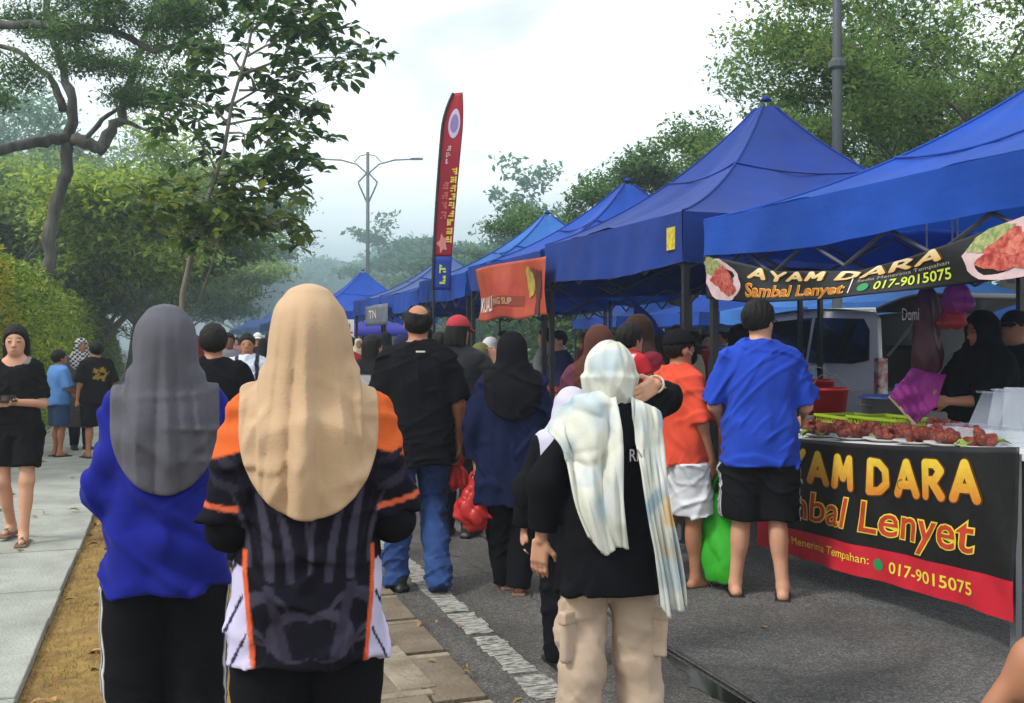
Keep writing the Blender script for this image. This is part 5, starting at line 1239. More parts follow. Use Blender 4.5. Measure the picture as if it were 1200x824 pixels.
# parasol
p = pos(441, 24); pu = thing("parasol", "violet blue parasol in the crowd below the far blue tent", "parasol", (p[0], p[1], 0)); MB().lathe([(1.15, 1.62), (.8, 1.82), (.35, 1.98), (0, 2.06)], n=8).build("canopy", fabric("parasol_violet", (.05, .05, .40), .3), pu, True); MB().tube([(0, 0, 0), (0, 0, 2.06)], .02, 6).build("pole", STEEL, pu)
# ------------------------------------------------------------------ silver van with its tailgate up
SILV = mat("silver_paint", (.78, .81, .84), .3, metal=0., spec=.5, coat=.6); GLASS = mat("tinted_glass", (.012, .016, .022), .06, spec=.7); RUB = mat("rubber", (.015, .015, .015), .8); INN = mat("dark_interior", (.02, .02, .022), .8)
van = thing("van", "silver van parked behind the chicken stall with its tailgate raised", "van", (6.90, 8.70, 0))
VW, VL = 1.68, 4.35
prof = [(0, .38), (0, 1.00), (.10, 1.42), (.20, 1.74), (.34, 1.82), (1.3, 1.86), (2.5, 1.80), (3.05, 1.56), (3.45, 1.16), (4.2, .98), (4.33, .80), (4.35, .42)]
def side(x, inset):
    P = [(x + inset * max(0, (z - 1.0) / .8) ** 1.3, y, z) for y, z in prof]
    return P
for sgn, x in ((1, 0.), (-1, VW)):
    P = side(x, .14 * sgn); Pi = [(q[0] + .05 * sgn, q[1], q[2]) for q in P]; n = len(P)
    mb = MB().add(P + Pi, [tuple(range(n)), tuple(range(2 * n - 1, n - 1, -1))] + [(i, i + n, (i + 1) % n + n, (i + 1) % n) for i in range(n)]); o = mb.build("side_panel", SILV, van, bevel=.012)
    bm = bmesh.new(); bm.from_mesh(o.data); bmesh.ops.recalc_face_normals(bm, faces=bm.faces[:]); bm.to_mesh(o.data); bm.free()
    for (w, rows) in (("rear", [(.24, 1.30), (.30, 1.62), (.42, 1.74), (1.28, 1.77), (1.28, 1.26), (.5, 1.26)]), ("front", [(1.36, 1.26), (1.36, 1.77), (2.42, 1.72), (2.85, 1.52), (3.0, 1.26)])):
        Q = [(x + .14 * sgn * max(0, (z - 1.0) / .8) ** 1.3 - .006 * sgn, y, z) for y, z in rows]; me = mesh(Q + [(a_ + .02 * sgn, b_, c2) for a_, b_, c2 in Q], [tuple(range(len(Q)))[::-1], tuple(range(len(Q), 2 * len(Q)))] + [(i, (i + 1) % len(Q), (i + 1) % len(Q) + len(Q), i + len(Q)) for i in range(len(Q))]); obj("window", me, GLASS, van)
    MB().box((x + .05 * sgn - .012 * sgn, .035, 1.10), (.12, .09, .46)).build("tail_light", mat("tail_lamp", (.30, .02, .025), .2, var=.4, vscale=9, col2=(.55, .5, .5)), van, bevel=.02)
    MB().box((x - .010 * sgn, 1.9, .80), (.02, 2.6, .05)).build("trim", RUB, van)
    for yy in (.75, 3.55):
        wl_ = MB(); wl_.add([(x + (.10 if k_ else -.02) * sgn, yy + .31 * math.cos(a * .2618), .31 + .31 * math.sin(a * .2618)) for k_ in (0, 1) for a in range(24)], [tuple(range(24)), tuple(range(47, 23, -1))] + [(a, (a + 1) % 24, (a + 1) % 24 + 24, a + 24) for a in range(24)]); wo_ = wl_.build("wheel", RUB, van)
        MB().add([(x + (-.03) * sgn, yy + .19 * math.cos(a * .2618), .31 + .19 * math.sin(a * .2618)) for a in range(24)], [tuple(range(24))]).build("rim", GALV, wo_)
roof = [(y, z) for y, z in prof if z > 1.7]
obj("roof", grid_mesh(lambda u, v: ((.12 + (VW - .24) * u), *[(.20 + (2.62 - .20) * v), 1.76 + .11 * math.sin(3.14 * min(1, .12 + v * .80)) + .02 * math.sin(3.14 * u)]), 10, 14), SILV, van)
obj("windscreen", mesh([(.12, 2.58, 1.78), (VW - .12, 2.58, 1.78), (VW - .04, 3.46, 1.16), (.04, 3.46, 1.16)], [(0, 1, 2, 3)]), GLASS, van); obj("bonnet", grid_mesh(lambda u, v: (.03 + (VW - .06) * u, 3.45 + .88 * v, 1.15 - .2 * v ** 1.4), 6, 6), SILV, van)
MB().box((VW / 2, 4.33, .62), (VW - .02, .06, .44)).build("front_bumper", SILV, van, bevel=.02); MB().box((VW / 2, -.03, .52), (VW, .12, .26)).build("rear_bumper", SILV, van, bevel=.03); MB().box((VW / 2, 2.1, .36), (VW - .12, 4.2, .06)).build("floor_pan", INN, van); MB().box((VW / 2, 1.35, .95), (VW - .2, .22, 1.0)).build("seat", INN, van, bevel=.05); MB().box((VW / 2, .62, .70), (VW - .25, .7, .55)).build("load_box", mat("load_grey", (.14, .14, .15), .7), van, bevel=.02)
tg = obj("tailgate", grid_mesh(lambda u, v: (.10 + (VW - .20) * u, .18 - 1.05 * v, 1.80 + .14 * math.sin(v * 2.2) - .02 * v), 8, 8), mat("tailgate_grey", (.10, .105, .115), .4, metal=.3), van); so = tg.modifiers.new("thickness", 'SOLIDIFY'); so.thickness = .05
for x in (.14, VW - .14): MB().tube([(x, .05, 1.35), (x, -.55, 1.86)], .014, 6).build("gas_strut", GALV, van)
# ------------------------------------------------------------------ people
BLACK = cloth("cloth_black", (.007, .007, .009), sheen=0.); NAVY = cloth("cloth_navy", (.008, .012, .040), sheen=0.); DKBLU = cloth("cloth_royal", (.011, .016, .21)); SHBLUE = cloth("cloth_bright_blue", (.018, .055, .40))
GREYH = cloth("cloth_grey", (.095, .095, .115)); TAN = cloth("cloth_tan", (.48, .33, .205), bump=.12); JEAN = cloth("denim", (.025, .055, .16), var=.35, vscale=7); ATTR = cloth("cloth_print", (1, 1, 1), attr=True, sheen=0.); ATTRS = cloth("cloth_print_soft", (1, 1, 1), attr=True, bump=.12)
DGREY = cloth("cloth_dark_grey", (.022, .022, .026)); BEIGE = cloth("cloth_beige", (.47, .36, .27), var=.12); ORNG = cloth("cloth_orange", (.60, .070, .035)); WHT = cloth("cloth_white", (.62, .64, .70)); LILAC = cloth("cloth_lilac", (.50, .48, .62)); BROWN = cloth("cloth_brown", (.075, .028, .02)); MAROON = cloth("cloth_maroon", (.17, .015, .03)); LTBLUE = cloth("cloth_light_blue", (.10, .24, .55)); DENIM2 = cloth("cloth_denim_blue", (.03, .06, .13))
SHOEB = mat("shoe_black", (.012, .012, .012), .5); SANDB = mat("sandal_brown", (.16, .09, .06), .6); SATIN = mat("satin_navy", (.014, .012, .030), .32, spec=.6, bump=.3, bscale=18)
def put(px, d): return pos(px, d)
def S(lo, hi, x): x = np.clip((x - lo) / (hi - lo), 0, 1); return x * x * (3 - 2 * x)
def blend(C, m, c): m = np.clip(m, 0, 1)[:, None]; return C * (1 - m) + np.array(c) * m
def arm(u, f, **k): return dict(u=u, f=f, **k)
def wpt(t, p):
    a = t.rotation_euler.z; c_, s_ = math.cos(a), math.sin(a); return Vector((t.location.x + c_ * p[0] - s_ * p[1], t.location.y + s_ * p[0] + c_ * p[1], t.location.z + p[2]))
FK = (58, 52, 34)
# --- woman in the grey hijab
def c_track(P, B):
    C = np.tile((.008, .008, .010), (len(P), 1)); x, y = np.abs(P[:, 0]), P[:, 1]
    m = np.zeros(len(P))
    for o in (-.034, -.012, .010): m = np.maximum(m, 1 - S(.0030, .0065, np.abs(y - o)))
    return blend(C, m * (x > .135), (.55, .55, .55))
B = Body(1.61, .90, sh=.152, arms=[arm((-.17, .02, -1), (.9, .9, .15)), arm((.17, .02, -1), (-.9, .9, .1))], hip=1.04)
person("woman in grey hijab and royal blue top with striped black track trousers, seen from behind", put(194, 3.2), 0, B, SK2, .0065,
       [top(DKBLU, hem=.785, e=.022, sleeve=1.9, se=.009, flare=.006, fold=0.0086, seed=11, k=(34, 40, 62), n=5), bottoms(ATTR, .05, .035, .045, 1.02, .006, 4, c_track), hijab(GREYH, hem_c=1.095, hem_s=1.32, w=.160, wy=.15, seed=5, nf=15, amp=.030, neckw=.100), shoes(SHOEB)], bv=2.4)
# --- woman in the tan hijab
def c_jersey(P, B):
    k = B.k; x, y, z = np.abs(P[:, 0]), P[:, 1], P[:, 2] / k; xs = P[:, 0]
    C = np.tile((.0075, .0070, .012), (len(P), 1)); pur = (.042, .038, .060)
    bk = y < .06
    for (x0_, w, z0, z1) in ((.0, .010, .98, 1.3), (.045, .022, .96, 1.20), (.095, .024, .97, 1.25), (.142, .014, 1.0, 1.2)):
        tt = (z - z0) / (z1 - z0); C = blend(C, bk * (tt > 0) * (tt < 1) * (1 - S(-.002, .002, np.abs(x - x0_ - .05 * tt * tt) - w * (1 - tt) * (.4 + tt))), pur)
    for (cx_, cz_, r_, w) in ((.105, .875, .058, .017), (.035, .83, .055, .014), (.15, .80, .05, .014)):
        dd = np.hypot(x - cx_, z - cz_); an = np.arctan2(z - cz_, x - cx_); C = blend(C, bk * (1 - S(-.002, .002, np.abs(dd - r_) - w * (.5 + .5 * np.sin(an + 1.0)))), pur)
    C = blend(C, bk * (1 - S(-.003, .003, np.abs(x - .06 - .25 * (z - .80) ** 1) - .012 * (z < .96) * (z > .78))), (.03, .026, .045))
    edge = .150 - .09 * np.clip(.98 - z, 0, 1) * 1.0
    side = (z < 1.0) & (np.abs(P[:, 0]) < .30)
    C = blend(C, side * S(edge - .002, edge + .002, x) * (y < .10), (.50, .47, .66)); C = blend(C, (z < 1.04) * (1 - S(.004, .007, np.abs(x - edge - .002))), (.60, .10, .03))
    C = blend(C, side * (x > edge + .012) * (np.abs(((z * 9 + x * 20) % 1) - .5) < .07), (.03, .03, .06))
    arm_ = np.zeros(len(P)); 
    for i in range(2):
        S_, E_ = B.shl[i], B.elb[i]; t_ = (P - S_) @ (E_ - S_) / float((E_ - S_) @ (E_ - S_)); dd = np.linalg.norm(P - (S_ + np.clip(t_, 0, 1)[:, None] * (E_ - S_)), axis=1); on = (dd < .10) & (x > .165)
        C = blend(C, on * (1 - S(.020, .030, np.abs(t_ - .80))), (.55, .11, .05)); C = blend(C, on * (np.sin(30 * t_ + 60 * y) > .4) * (t_ > .3) * (t_ < .72), (.022, .02, .032))
        C = blend(C, (t_ < .34) * (x > .125) * (z > 1.20) * S(1.285 - .005, 1.285 + .005, z + (x - .17) * .35), (.62, .12, .03))
    return C
B = Body(1.635, .90, sh=.160, arms=[arm((-.16, -.02, -1), (.5, 1, -.05)), arm((.24, -.02, -1), (-.5, 1, -.05))], hip=1.02)
person("woman in tan hijab and black orange and purple jersey, seen from behind", put(362, 2.56), -6, B, SK2, .0058,
       [top(BLACK, hem=1.0, e=-.004, sleeve=1.95, se=.010, fold=0.0022, name="undershirt", vf=1.3), top(ATTR, hem=.755, e=.022, sleeve=.93, se=.024, flare=.008, fold=0.0072, seed=21, k=(40, 44, 40), n=5, colfn=c_jersey), bottoms(BLACK, .05, .03, .03, 1.02, .005, 6),
        hijab(TAN, hem_c=1.118, hem_s=1.34, w=.168, wy=.15, seed=9, nf=15, amp=.036, neckw=.106, peak=.004), shoes(SHOEB)], bv=2.6)
# --- man in black T-shirt and jeans
def c_collar(P, B): C = np.tile((.009, .008, .009), (len(P), 1)); return C
B = Body(1.735, 1.0, sh=.172, belly=.02, arms=[arm((-.25, .1, -1), (.1, .6, -.8)), arm((.24, -.10, -1), (.05, .25, -1), curl=.85)], legs=[dict(ky=-.02, ay=-.10, foot=-.6, kx=-.02, ax=-.05), dict(ky=.10, ay=-.16, az=.17, kz=.50, fp=-.75)])
tm = person("balding man in black T-shirt and blue jeans walking away with a red bag", put(490, 6.3), -8, B, SK2, .0085, [top(BLACK, hem=.745, e=.036, sleeve=.92, se=.036, flare=.010, fold=0.0072, seed=31, k=FK), bottoms(JEAN, .03, .022, .028, 1.0, .010, 8, k=(22, 22, 46)), hair(bald=1.25, seed=4), shoes(SHOEB)])
MB().box((0, -.150, 1.438), (.055, .006, .010)).build("collar_print", PWH, tm)
def plastic_bag(label, hand, size, m, seed, crump=.02):
    w, dp, h_ = size; t = thing("plastic_bag", label, "plastic bag", (hand[0], hand[1], hand[2] - h_), R.uniform(-.4, .4))
    g = loft([(0, 0, 0, w * .26, dp * .3), (h_ * .10, 0, 0, w * .46, dp * .46), (h_ * .36, 0, 0, w * .5, dp * .5), (h_ * .62, 0, 0, w * .34, dp * .34), (h_ * .80, 0, 0, w * .15, dp * .16), (h_ * .92, 0, 0, w * .06, dp * .08), (h_, 0, 0, .012, .012)], 2.)
    g = disp(g, folds(crump, (85, 85, 40), seed, 5, .75)); sdf_obj("bag_body", g, (-w * .75, -w * .75, -.03), (w * .75, w * .75, h_ + .02), .008, m, t)
    MB().tube([(-.012, 0, h_ - .04), (-.03, 0, h_ + .015), (0, 0, h_ + .05), (.03, 0, h_ + .015), (.012, 0, h_ - .04)], .009, 6).build("handle", m, t, True); return t
REDBAG = mat("red_bag", (.60, .035, .03), .35, trans=.35, var=.25, vscale=14, spec=.5); GREENBAG = mat("green_bag", (.035, .42, .02), .6, trans=.2, var=.15, vscale=8)
h_ = wpt(tm, B.wri[1] + A3(B.hdir[1]) * .12); plastic_bag("small red plastic bag in the balding man's hand", h_, (.14, .11, .17), REDBAG, 3)
# --- youth in a red cap
B = Body(1.70, .95, arms=[arm((-.2, .1, -1), (.1, .6, -.8)), arm((.45, .25, -.75), (-.35, .45, 1), n=(-.5, .6, 0), curl=.6)], head=(-.25, -.1))
CAPR = mat("cap_red", (.35, .02, .03), .8)
person("youth in dark grey T-shirt and red cap raising a hand to the face", put(537, 7.9), -35, B, SK2, .011, [top(DGREY, hem=.80, e=.03, sleeve=.9, se=.03, fold=0.0058, seed=41, k=FK), bottoms(BLACK, .05, .025, .02), longhair(length=.12, top_=.004), capband(CAPR), shoes(SHOEB)])
# --- woman in black hijab and navy tunic
B = Body(1.555, .93, sh=.16, arms=[arm((-.28, -.05, -1), (-.02, .15, -1), curl=.9), arm((.30, .05, -1), (.0, .5, -.9))], legs=[dict(ky=.05, ay=.10, ax=.06), dict(ky=.02, ay=-.05, ax=-.05)], hip=1.05)
tw = person("woman in black hijab and long navy tunic carrying a red bag", put(600, 6.15), -14, B, SK2, .0085, [top(NAVY, hem=.585, e=.045, sleeve=1.93, se=.035, flare=.015, fold=0.0086, seed=51, k=(56, 50, 16)), bottoms(BLACK, .04, .03, .035), hijab(BLACK, hem_c=1.13, hem_s=1.32, w=.175, wy=.172, seed=15, nf=6, amp=.012), shoes(SANDB, SANDB, "sandal")])
h_ = wpt(tw, B.wri[0] + A3(B.hdir[0]) * .10); plastic_bag("full red plastic bag in the navy tunic woman's hand", h_, (.22, .16, .28), REDBAG, 7, .026)
# --- girl in the tie-dyed scarf
def tiedye(P, seed=0):
    r = np.random.default_rng(int(seed * 10))
    def n(k):
        s = 0
        for i in range(4):
            D = r.normal(size=3); D = D / np.linalg.norm(D) * k; W = r.normal(size=3); W = W / np.linalg.norm(W) * k * 1.3
            s = s + np.sin(P @ D + r.uniform(0, 6) + 1.3 * np.sin(P @ W + r.uniform(0, 6)))
        return s / 2.2
    C = np.tile((.60, .61, .53), (len(P), 1)); C = blend(C, S(.0, .8, n(18)) * .7, (.36, .46, .52)); C = blend(C, S(.1, .9, n(30)) * .6, (.40, .39, .33)); C = blend(C, S(.6, 1.1, n(26)) * .7, (.20, .34, .43)); return blend(C, S(.2, .9, n(19)) * .5, (.70, .70, .66))
B = Body(1.50, .87, sh=.150, headscale=.98, arms=[arm((-.50, .02, -1), (-.06, .15, -1), curl=.25, n=(.6, .8, 0)), arm((.13, .17, .07), (-.10, -.20, .060), h=(-.12, -.09, -.055), n=(-.6, .75, -.1), curl=.45)], legs=[dict(ax=-.035, kx=-.02), dict(ax=.045, kx=.02, ay=.02)])
LK = B.k
def girl_extra(t, B, v):
    k = B.k
    # wrapped head scarf
    g = smin(.03, lambda P: ell((0, -.012, .010), (.096, .116, .114))(B.hl(P)) * f32(B.hs), loft([(1.385 * k, 0, -.005, .090, .085), (1.42 * k, 0, -.004, .078, .085), (1.48 * k, 0, .0, .085, .105), (1.55 * k, 0, .005, .10, .115)], 2.))
    def fo(P):
        q = B.hl(P); a = np.arctan2(q[:, 0] - .03, -(q[:, 1])); z = q[:, 2]; dn = S(.11, -.10, z)
        return (dn * (-.011 * (1 - np.abs(np.sin(1.7 * a + 11 * z + 1))) ** 1.3 - .008 * (1 - np.abs(np.sin(2.7 * a - 9 * z))) ** 1.2) + .0035 * np.sin(21 * z + 4 * a + 2 * np.sin(9 * a))).astype(f32)
    g = disp(g, fo); fc = ell((0, .118, -.008), (.060, .075, .086)); g = scut(g, lambda P: -fc(B.hl(P)) * f32(B.hs), .012)
    sdf_obj("head_scarf", g, B.hc - A3((.17, .18, .26)), B.hc + A3((.17, .18, .17)), v * .8, ATTRS, t, lambda P: tiedye(P, 3))
    def fold_only(u, w, seed): return (.017 * (1 - 2 * abs(math.sin(5.5 * u + 1.9 * math.sin(2.3 * w) + seed)) ** .8) + .009 * math.sin(15 * u + 7 * w + 2 * math.sin(3 * w)) + .005 * math.sin(33 * u - 4 * w)) * (.4 + .6 * min(1, w * 3))
    def tail(name, TL, TR, BL, BR, bulge, seed, yel):
        TL, TR, BL, BR = [Vector(q) for q in (TL, TR, BL, BR)]
        def fn(u, w):
            q = (TL * (1 - u) + TR * u) * (1 - w) + (BL * (1 - u) + BR * u) * w; fold_ = fold_only(u, w, seed); _ = (.019 * (1 - 2 * abs(math.sin(6.5 * u + 1.6 * math.sin(2 * w) + seed)) ** .8) + .008 * math.sin(19 * u + 5 * w)) * (.4 + .6 * min(1, w * 3)); q = q + Vector((0, 0, -.03 * math.sin(3.14 * u) * w + .012 * math.sin(9 * u + seed) * w))
            return q + Vector((.012 * math.sin(5 * w + seed), fold_ - bulge * math.sin(math.pi * min(1, w * 1.0)), 0))
        me = grid_mesh(fn, 40, 70); P = np.array([tuple(q.co) for q in me.vertices], f32)
        base = np.array([tuple(fn(i / 40, j / 70) - Vector((0, fold_only(i / 40, j / 70, seed), 0))) for j in range(71) for i in range(41)], f32)
        for it in range(3):
            d_ = B.shirt0(base); G = np.stack([(B.shirt0(base + A3(e_) * f32(.01)) - d_) / .01 for e_ in ((1, 0, 0), (0, 1, 0), (0, 0, 1))], 1); ps = np.maximum(.030 - d_, 0)[:, None] * G; base = base + ps; P = P + ps
        me.vertices.foreach_set("co", P.ravel()); C = tiedye(P, seed)
        if yel: C = blend(C, S(.15, .06, np.abs(P[:, 2] - .86)) * S(.0, .5, np.sin(P[:, 2] * 34 + 1 + 9 * P[:, 0]) + .45) * S(.13, .16, P[:, 0] - .05 * (P[:, 2] - .9)) * .85, (.60, .40, .16))
        setcol(me, C); o = obj(name, me, ATTRS, t); so_ = o.modifiers.new("thickness", 'SOLIDIFY'); so_.thickness = .008; so_.offset = 0; return o
    tail("scarf_end", (-.228, .030, 1.190), (-.015, -.075, 1.300), (-.120, -.185, .80), (.016, -.185, .775), .060, 1.0, False)
    tail("scarf_end", (.045, -.095, 1.295), (.165, -.060, 1.235), (.125, -.200, .555), (.228, -.175, .56), .055, 2.6, True)
    MB().box((.015, -.5, .5), (.001, .001, .001))
tg_ = person("girl in tie-dyed scarf, black top and beige cargo trousers, hand behind her head", put(714, 3.8), -9, B, SK1, .0065,
       [top(BLACK, hem=.665, e=.032, sleeve=1.80, se=.026, flare=.022, fold=0.0079, seed=62, k=(44, 44, 30)), bottoms(BEIGE, .03, .024, .044, .98, .009, 61, k=(30, 30, 60), sharp=.6), girl_extra, shoes(SHOEB)], bv=1.0)
CP = []
for i, sx in ((0, -1), (1, 1)):
    kx = B.knee[i]; c_ = A3((kx[0] + sx * .052, -.052, .500)); M = np.array([[.82, -sx * .57, 0], [sx * .57, .82, 0], [0, 0, 1]]).T
    o = sdf_obj("pocket", disp(rbox(c_ - A3((0, 0, .08)), (.050, .014, .080), .012, M), folds(.004, (50, 50, 50), 5 + i)), c_ - .25, c_ + .25, .007, BEIGE, tg_)
    sdf_obj("pocket_flap", rbox(c_, (.055, .019, .024), .007, M), c_ - .2, c_ + .2, .006, BEIGE, o)
W_ = B.wri[1]; dA = unit(np.array(B.wri[1] - B.elb[1])); MB().tube([tuple(W_ + A3(unit(np.cross(dA, (0, 0, 1))) * math.cos(a * .5236) + np.cross(dA, unit(np.cross(dA, (0, 0, 1)))) * math.sin(a * .5236)) * .033) for a in range(13)], .005, 6).build("bracelet", mat("bracelet_beads", (.45, .42, .30), .4, var=.5, vscale=60), tg_, True)
for (tx, z0, z1, x0_, w_) in (("RN", 1.075, 1.118, .025, .055), ):
    lettering("shirt_print", tx, lambda s, t, o: Vector((x0_ + w_ * s, -.178 - o, z0 + (z1 - z0) * t)), (0, 1, 0, 1), mat("print_faded", (.30, .27, .29), .7), tg_, .006, .005)
# --- small girl in lilac hijab
B = Body(1.275, 1.05, arms=[arm((-.35, 0, -1), (-.1, .1, -1)), arm((.25, 0, -1), (.0, .2, -1))])
person("small girl in lilac hijab half hidden beside the tie-dyed scarf", put(670, 4.75), -5, B, SK1, .010, [top(BLACK, hem=.70, e=.035, sleeve=1.93, se=.03, fold=0.0058), bottoms(BLACK, .04, .03), hijab(LILAC, hem_c=1.05, hem_s=1.3, w=.17, wy=.16, amp=.012, seed=22), shoes(SHOEB)])
# --- woman in brown hijab
B = Body(1.60, 1.0); person("woman in brown hijab just behind the tie-dyed scarf", put(702, 6.4), -20, B, SK1, .011, [top(cloth("cloth_plum", (.10, .03, .05)), hem=.6, e=.04, sleeve=1.93, se=.03, flare=.02), bottoms(BLACK), hijab(BROWN, hem_c=1.15, hem_s=1.32, w=.165, wy=.15, seed=23), shoes(SHOEB)])
# --- woman carrying a boy
B = Body(1.69, 1.03, arms=[arm((-.3, .3, -1), (.5, 1, .1)), arm((.35, .25, -1), (-.2, 1, .25))], head=(.1, 0)); xy = put(748, 7.2)
person("woman in maroon top and dark brown headscarf carrying a boy", xy, -80, B, SK1, .011, [top(MAROON, hem=.7, e=.03, sleeve=1.93, se=.025), bottoms(BLACK), hijab(cloth("cloth_umber", (.035, .018, .014)), hem_c=1.22, hem_s=1.33, w=.16, wy=.15, seed=24), shoes(SHOEB)])
B = Body(1.06, 1.0, headscale=1.16, arms=[arm((-.3, .4, -1), (.3, .8, -.2)), arm((.3, .3, -1), (.1, .9, -.4))], legs=[dict(kx=-.05, ky=.14, kz=.78, ay=.12, az=.45), dict(kx=.05, ky=.15, kz=.78, ay=.13, az=.45)])
def c_vest(P, B): C = np.tile((.66, .62, .70), (len(P), 1)); C = blend(C, S(.092, .097, np.abs(P[:, 0])), (.50, .03, .04)); return blend(C, S(1.425, 1.435, P[:, 2] / B.k), (.50, .03, .04))
xb = put(738, 6.72); person("little boy in white and red shirt carried on the maroon woman's hip", xb, -72, B, SK1, .009, [top(ATTR, hem=.86, e=.018, sleeve=.55, se=.018, colfn=c_vest, fold=0.0036), bottoms(DENIM2, .55, .015), hair(seed=6, fringe=.12)], z=.525)
# --- boy in orange
B = Body(1.565, .95, sh=.158, headscale=1.03, arms=[arm((-.22, .15, -1), (.0, .7, -.7)), arm((.20, .08, -1), (.0, .35, -1), curl=.9)], head=(-.12, .0), legs=[dict(ay=-.04), dict(ky=.05, ay=.06)])
def mask(t, B, v):
    g = smin(.01, ell((0, .066, -.048), (.060, .050, .052)), ell((0, .095, -.035), (.026, .03, .03))); G = scut(g, neg(ell((0, -.03, -.04), (.062, .085, .1))), .006)
    o = sdf_obj("face_mask", lambda P: G(B.hl(P)) * f32(B.hs), B.hc - .16, B.hc + .16, .006, BLACK, t)
    for s in (-1, 1): MB().tube([tuple(B.hw((s * .056, .055, -.03))), tuple(B.hw((s * .078, .02, -.015))), tuple(B.hw((s * .082, -.008, .0)))], .0025, 5).build("ear_loop", WHT, o)
def c_speck(P, B):
    C = np.tile((.62, .63, .66), (len(P), 1)); r = np.random.default_rng(4)
    q = np.floor(P / .03).astype(int); hsh = (q[:, 0] * 73856093 ^ q[:, 1] * 19349663 ^ q[:, 2] * 83492791) % 17; d_ = np.linalg.norm(P / .03 - q - .5, axis=1); return blend(C, (hsh == 0) * (d_ < .35), (.10, .12, .20))
to = person("boy in orange T-shirt, white shorts, black cap and mask holding a green bag", put(795, 6.25), -78, B, SK2, .0085, [top(ORNG, hem=.83, e=.035, sleeve=.92, se=.030, fold=0.0072, seed=71, k=FK), bottoms(ATTR, .50, .045, .055, 1.0, .008, 72, c_speck, "shorts"), hair(seed=7, thick=.004), capband(BLACK), mask, shoes(SHOEB, None, "sandal")])
h_ = wpt(to, B.wri[1] + A3(B.hdir[1]) * .09)
gb_ = thing("shopping_bag", "bright green cloth shopping bag in the orange boy's hand", "bag", (h_.x + .03, h_.y - .02, .07), rad(28)); hh = h_.z - .07 - .13
g = disp(loft([(0, 0, 0, .05, .105), (.04, 0, 0, .06, .12), (hh * .55, 0, 0, .045, .125), (hh * .9, 0, 0, .03, .12), (hh, 0, 0, .015, .11)], 2.6), folds(.013, (60, 60, 30), 6, 5, .7)); sdf_obj("bag_body", g, (-.15, -.22, -.02), (.15, .22, hh + .03), .008, GREENBAG, gb_)
for s in (-1, 1): MB().tube([(s * .012, -.07, hh - .02), (s * .012, -.035, hh + .09), (s * .008, 0, hh + .14), (s * .012, .035, hh + .09), (s * .012, .07, hh - .02)], .010, 6).build("handle", GREENBAG, gb_, True)
# --- man in the blue T-shirt
def c_short(P, B):
    C = np.tile((.008, .008, .010), (len(P), 1)); m = np.zeros(len(P))
    for o in (-.028, -.008, .012): m = np.maximum(m, 1 - S(.004, .007, np.abs(P[:, 1] - o)))
    return blend(C, m * (np.abs(P[:, 0]) > .13), (.6, .6, .62))
B = Body(1.745, .99, sh=.174, belly=.015, arms=[arm((-.28, .10, -1), (.35, .55, -.75)), arm((.30, .12, -1), (.10, .95, -.25), curl=.5, h=(.1, .95, -.45))], head=(-.70, -.12), legs=[dict(ax=-.04, ay=.02), dict(ax=.03, ay=-.05)])
person("man in bright blue T-shirt and black shorts at the chicken stall", put(890, 6.0), -27, B, SK1, .0085, [top(SHBLUE, hem=.765, e=.030, sleeve=.92, se=.030, flare=.004, fold=0.0079, seed=81, k=FK), bottoms(ATTR, .455, .040, .055, 1.0, .009, 82, c_short, "shorts"), hair(seed=8, thick=.014),
        lambda t, B, v: MB().tube([tuple(B.hw((.078, -.01, .012))), tuple(B.hw((.074, .06, .012))), tuple(B.hw((.06, .095, .010))), tuple(B.hw((.01, .108, .008)))], .003, 5).build("glasses", STEEL, t), shoes(SHOEB, None, "sandal")])
# --- vendor
B = Body(1.70, 1.12, arms=[arm((-.15, .5, -.8), (.15, 1, .0), curl=.8), arm((.3, .45, -.85), (-.1, 1, .15), curl=.9)], head=(0, -.25))
xy = onX(1152, 5.02); tv = person("vendor in black hijab and black clothes reaching over the chicken", xy, 83, B, SK2, .0095, [top(BLACK, hem=.7, e=.04, sleeve=1.3, se=.035, fold=0.0065), bottoms(BLACK), hijab(BLACK, hem_c=1.1, hem_s=1.3, w=.19, wy=.18, seed=30), shoes(SHOEB),
     lambda t, B, v: sdf_obj("glove", smin(.006, *[(lambda f: (lambda P: f(P) - f32(.003)))(f) for f in B.hand_sdf(1, True)]), A3(B.wri[1]) - .16, A3(B.wri[1]) + .24, .006, mat("blue_glove", (.06, .16, .50), .4), t)])
hw_ = wpt(tv, B.wri[0] + A3(B.hdir[0]) * .10)
fn_ = thing("hand_fan", "purple woven square hand fan held over the chicken plates", "fan", (0, 0, 0))
cq = Vector(onX(1078, 4.42, 468)); PUR = mat("woven_purple", (.34, .03, .26), .6, trans=.25, var=.25, vscale=30, bump=.4, bscale=120)
ux = Vector((CY, -SY, 0)); uz = Vector((.12, .2, .97)).normalized()
A_ = [cq + ux * a_ + uz * b_ for a_, b_ in ((-.19, .02), (-.05, .20), (.165, .155), (.09, -.05), (-.03, -.165))]
def fan_(u, v):
    ring = [A_[0], A_[1], A_[2], A_[3], A_[4]]; L_ = A_[0].lerp(A_[1], v) if v < .5 or True else 0; Rr = A_[4].lerp(A_[3], min(1, v * 1.3)) if v < .77 else A_[3].lerp(A_[2], (v - .77) / .23)
    q = L_.lerp(Rr, u); return q + Vector((-SY, -CY, .15)).normalized() * (.020 * math.sin(5 * u + 2 * v) + .010 * math.sin(13 * u - 7 * v) + .006 * math.sin(23 * v + 9 * u))
sheet("blade", fan_, 26, 26, PUR, fn_, .003); MB().tube([tuple(cq + ux * .10 + uz * .06), tuple(hw_)], .012, 6).build("handle", WOOD, fn_)
MB().tube([tuple(A_[0]), tuple(A_[4])], .010, 6).build("edge_binding", mat("fan_edge", (.55, .42, .28), .6), fn_)
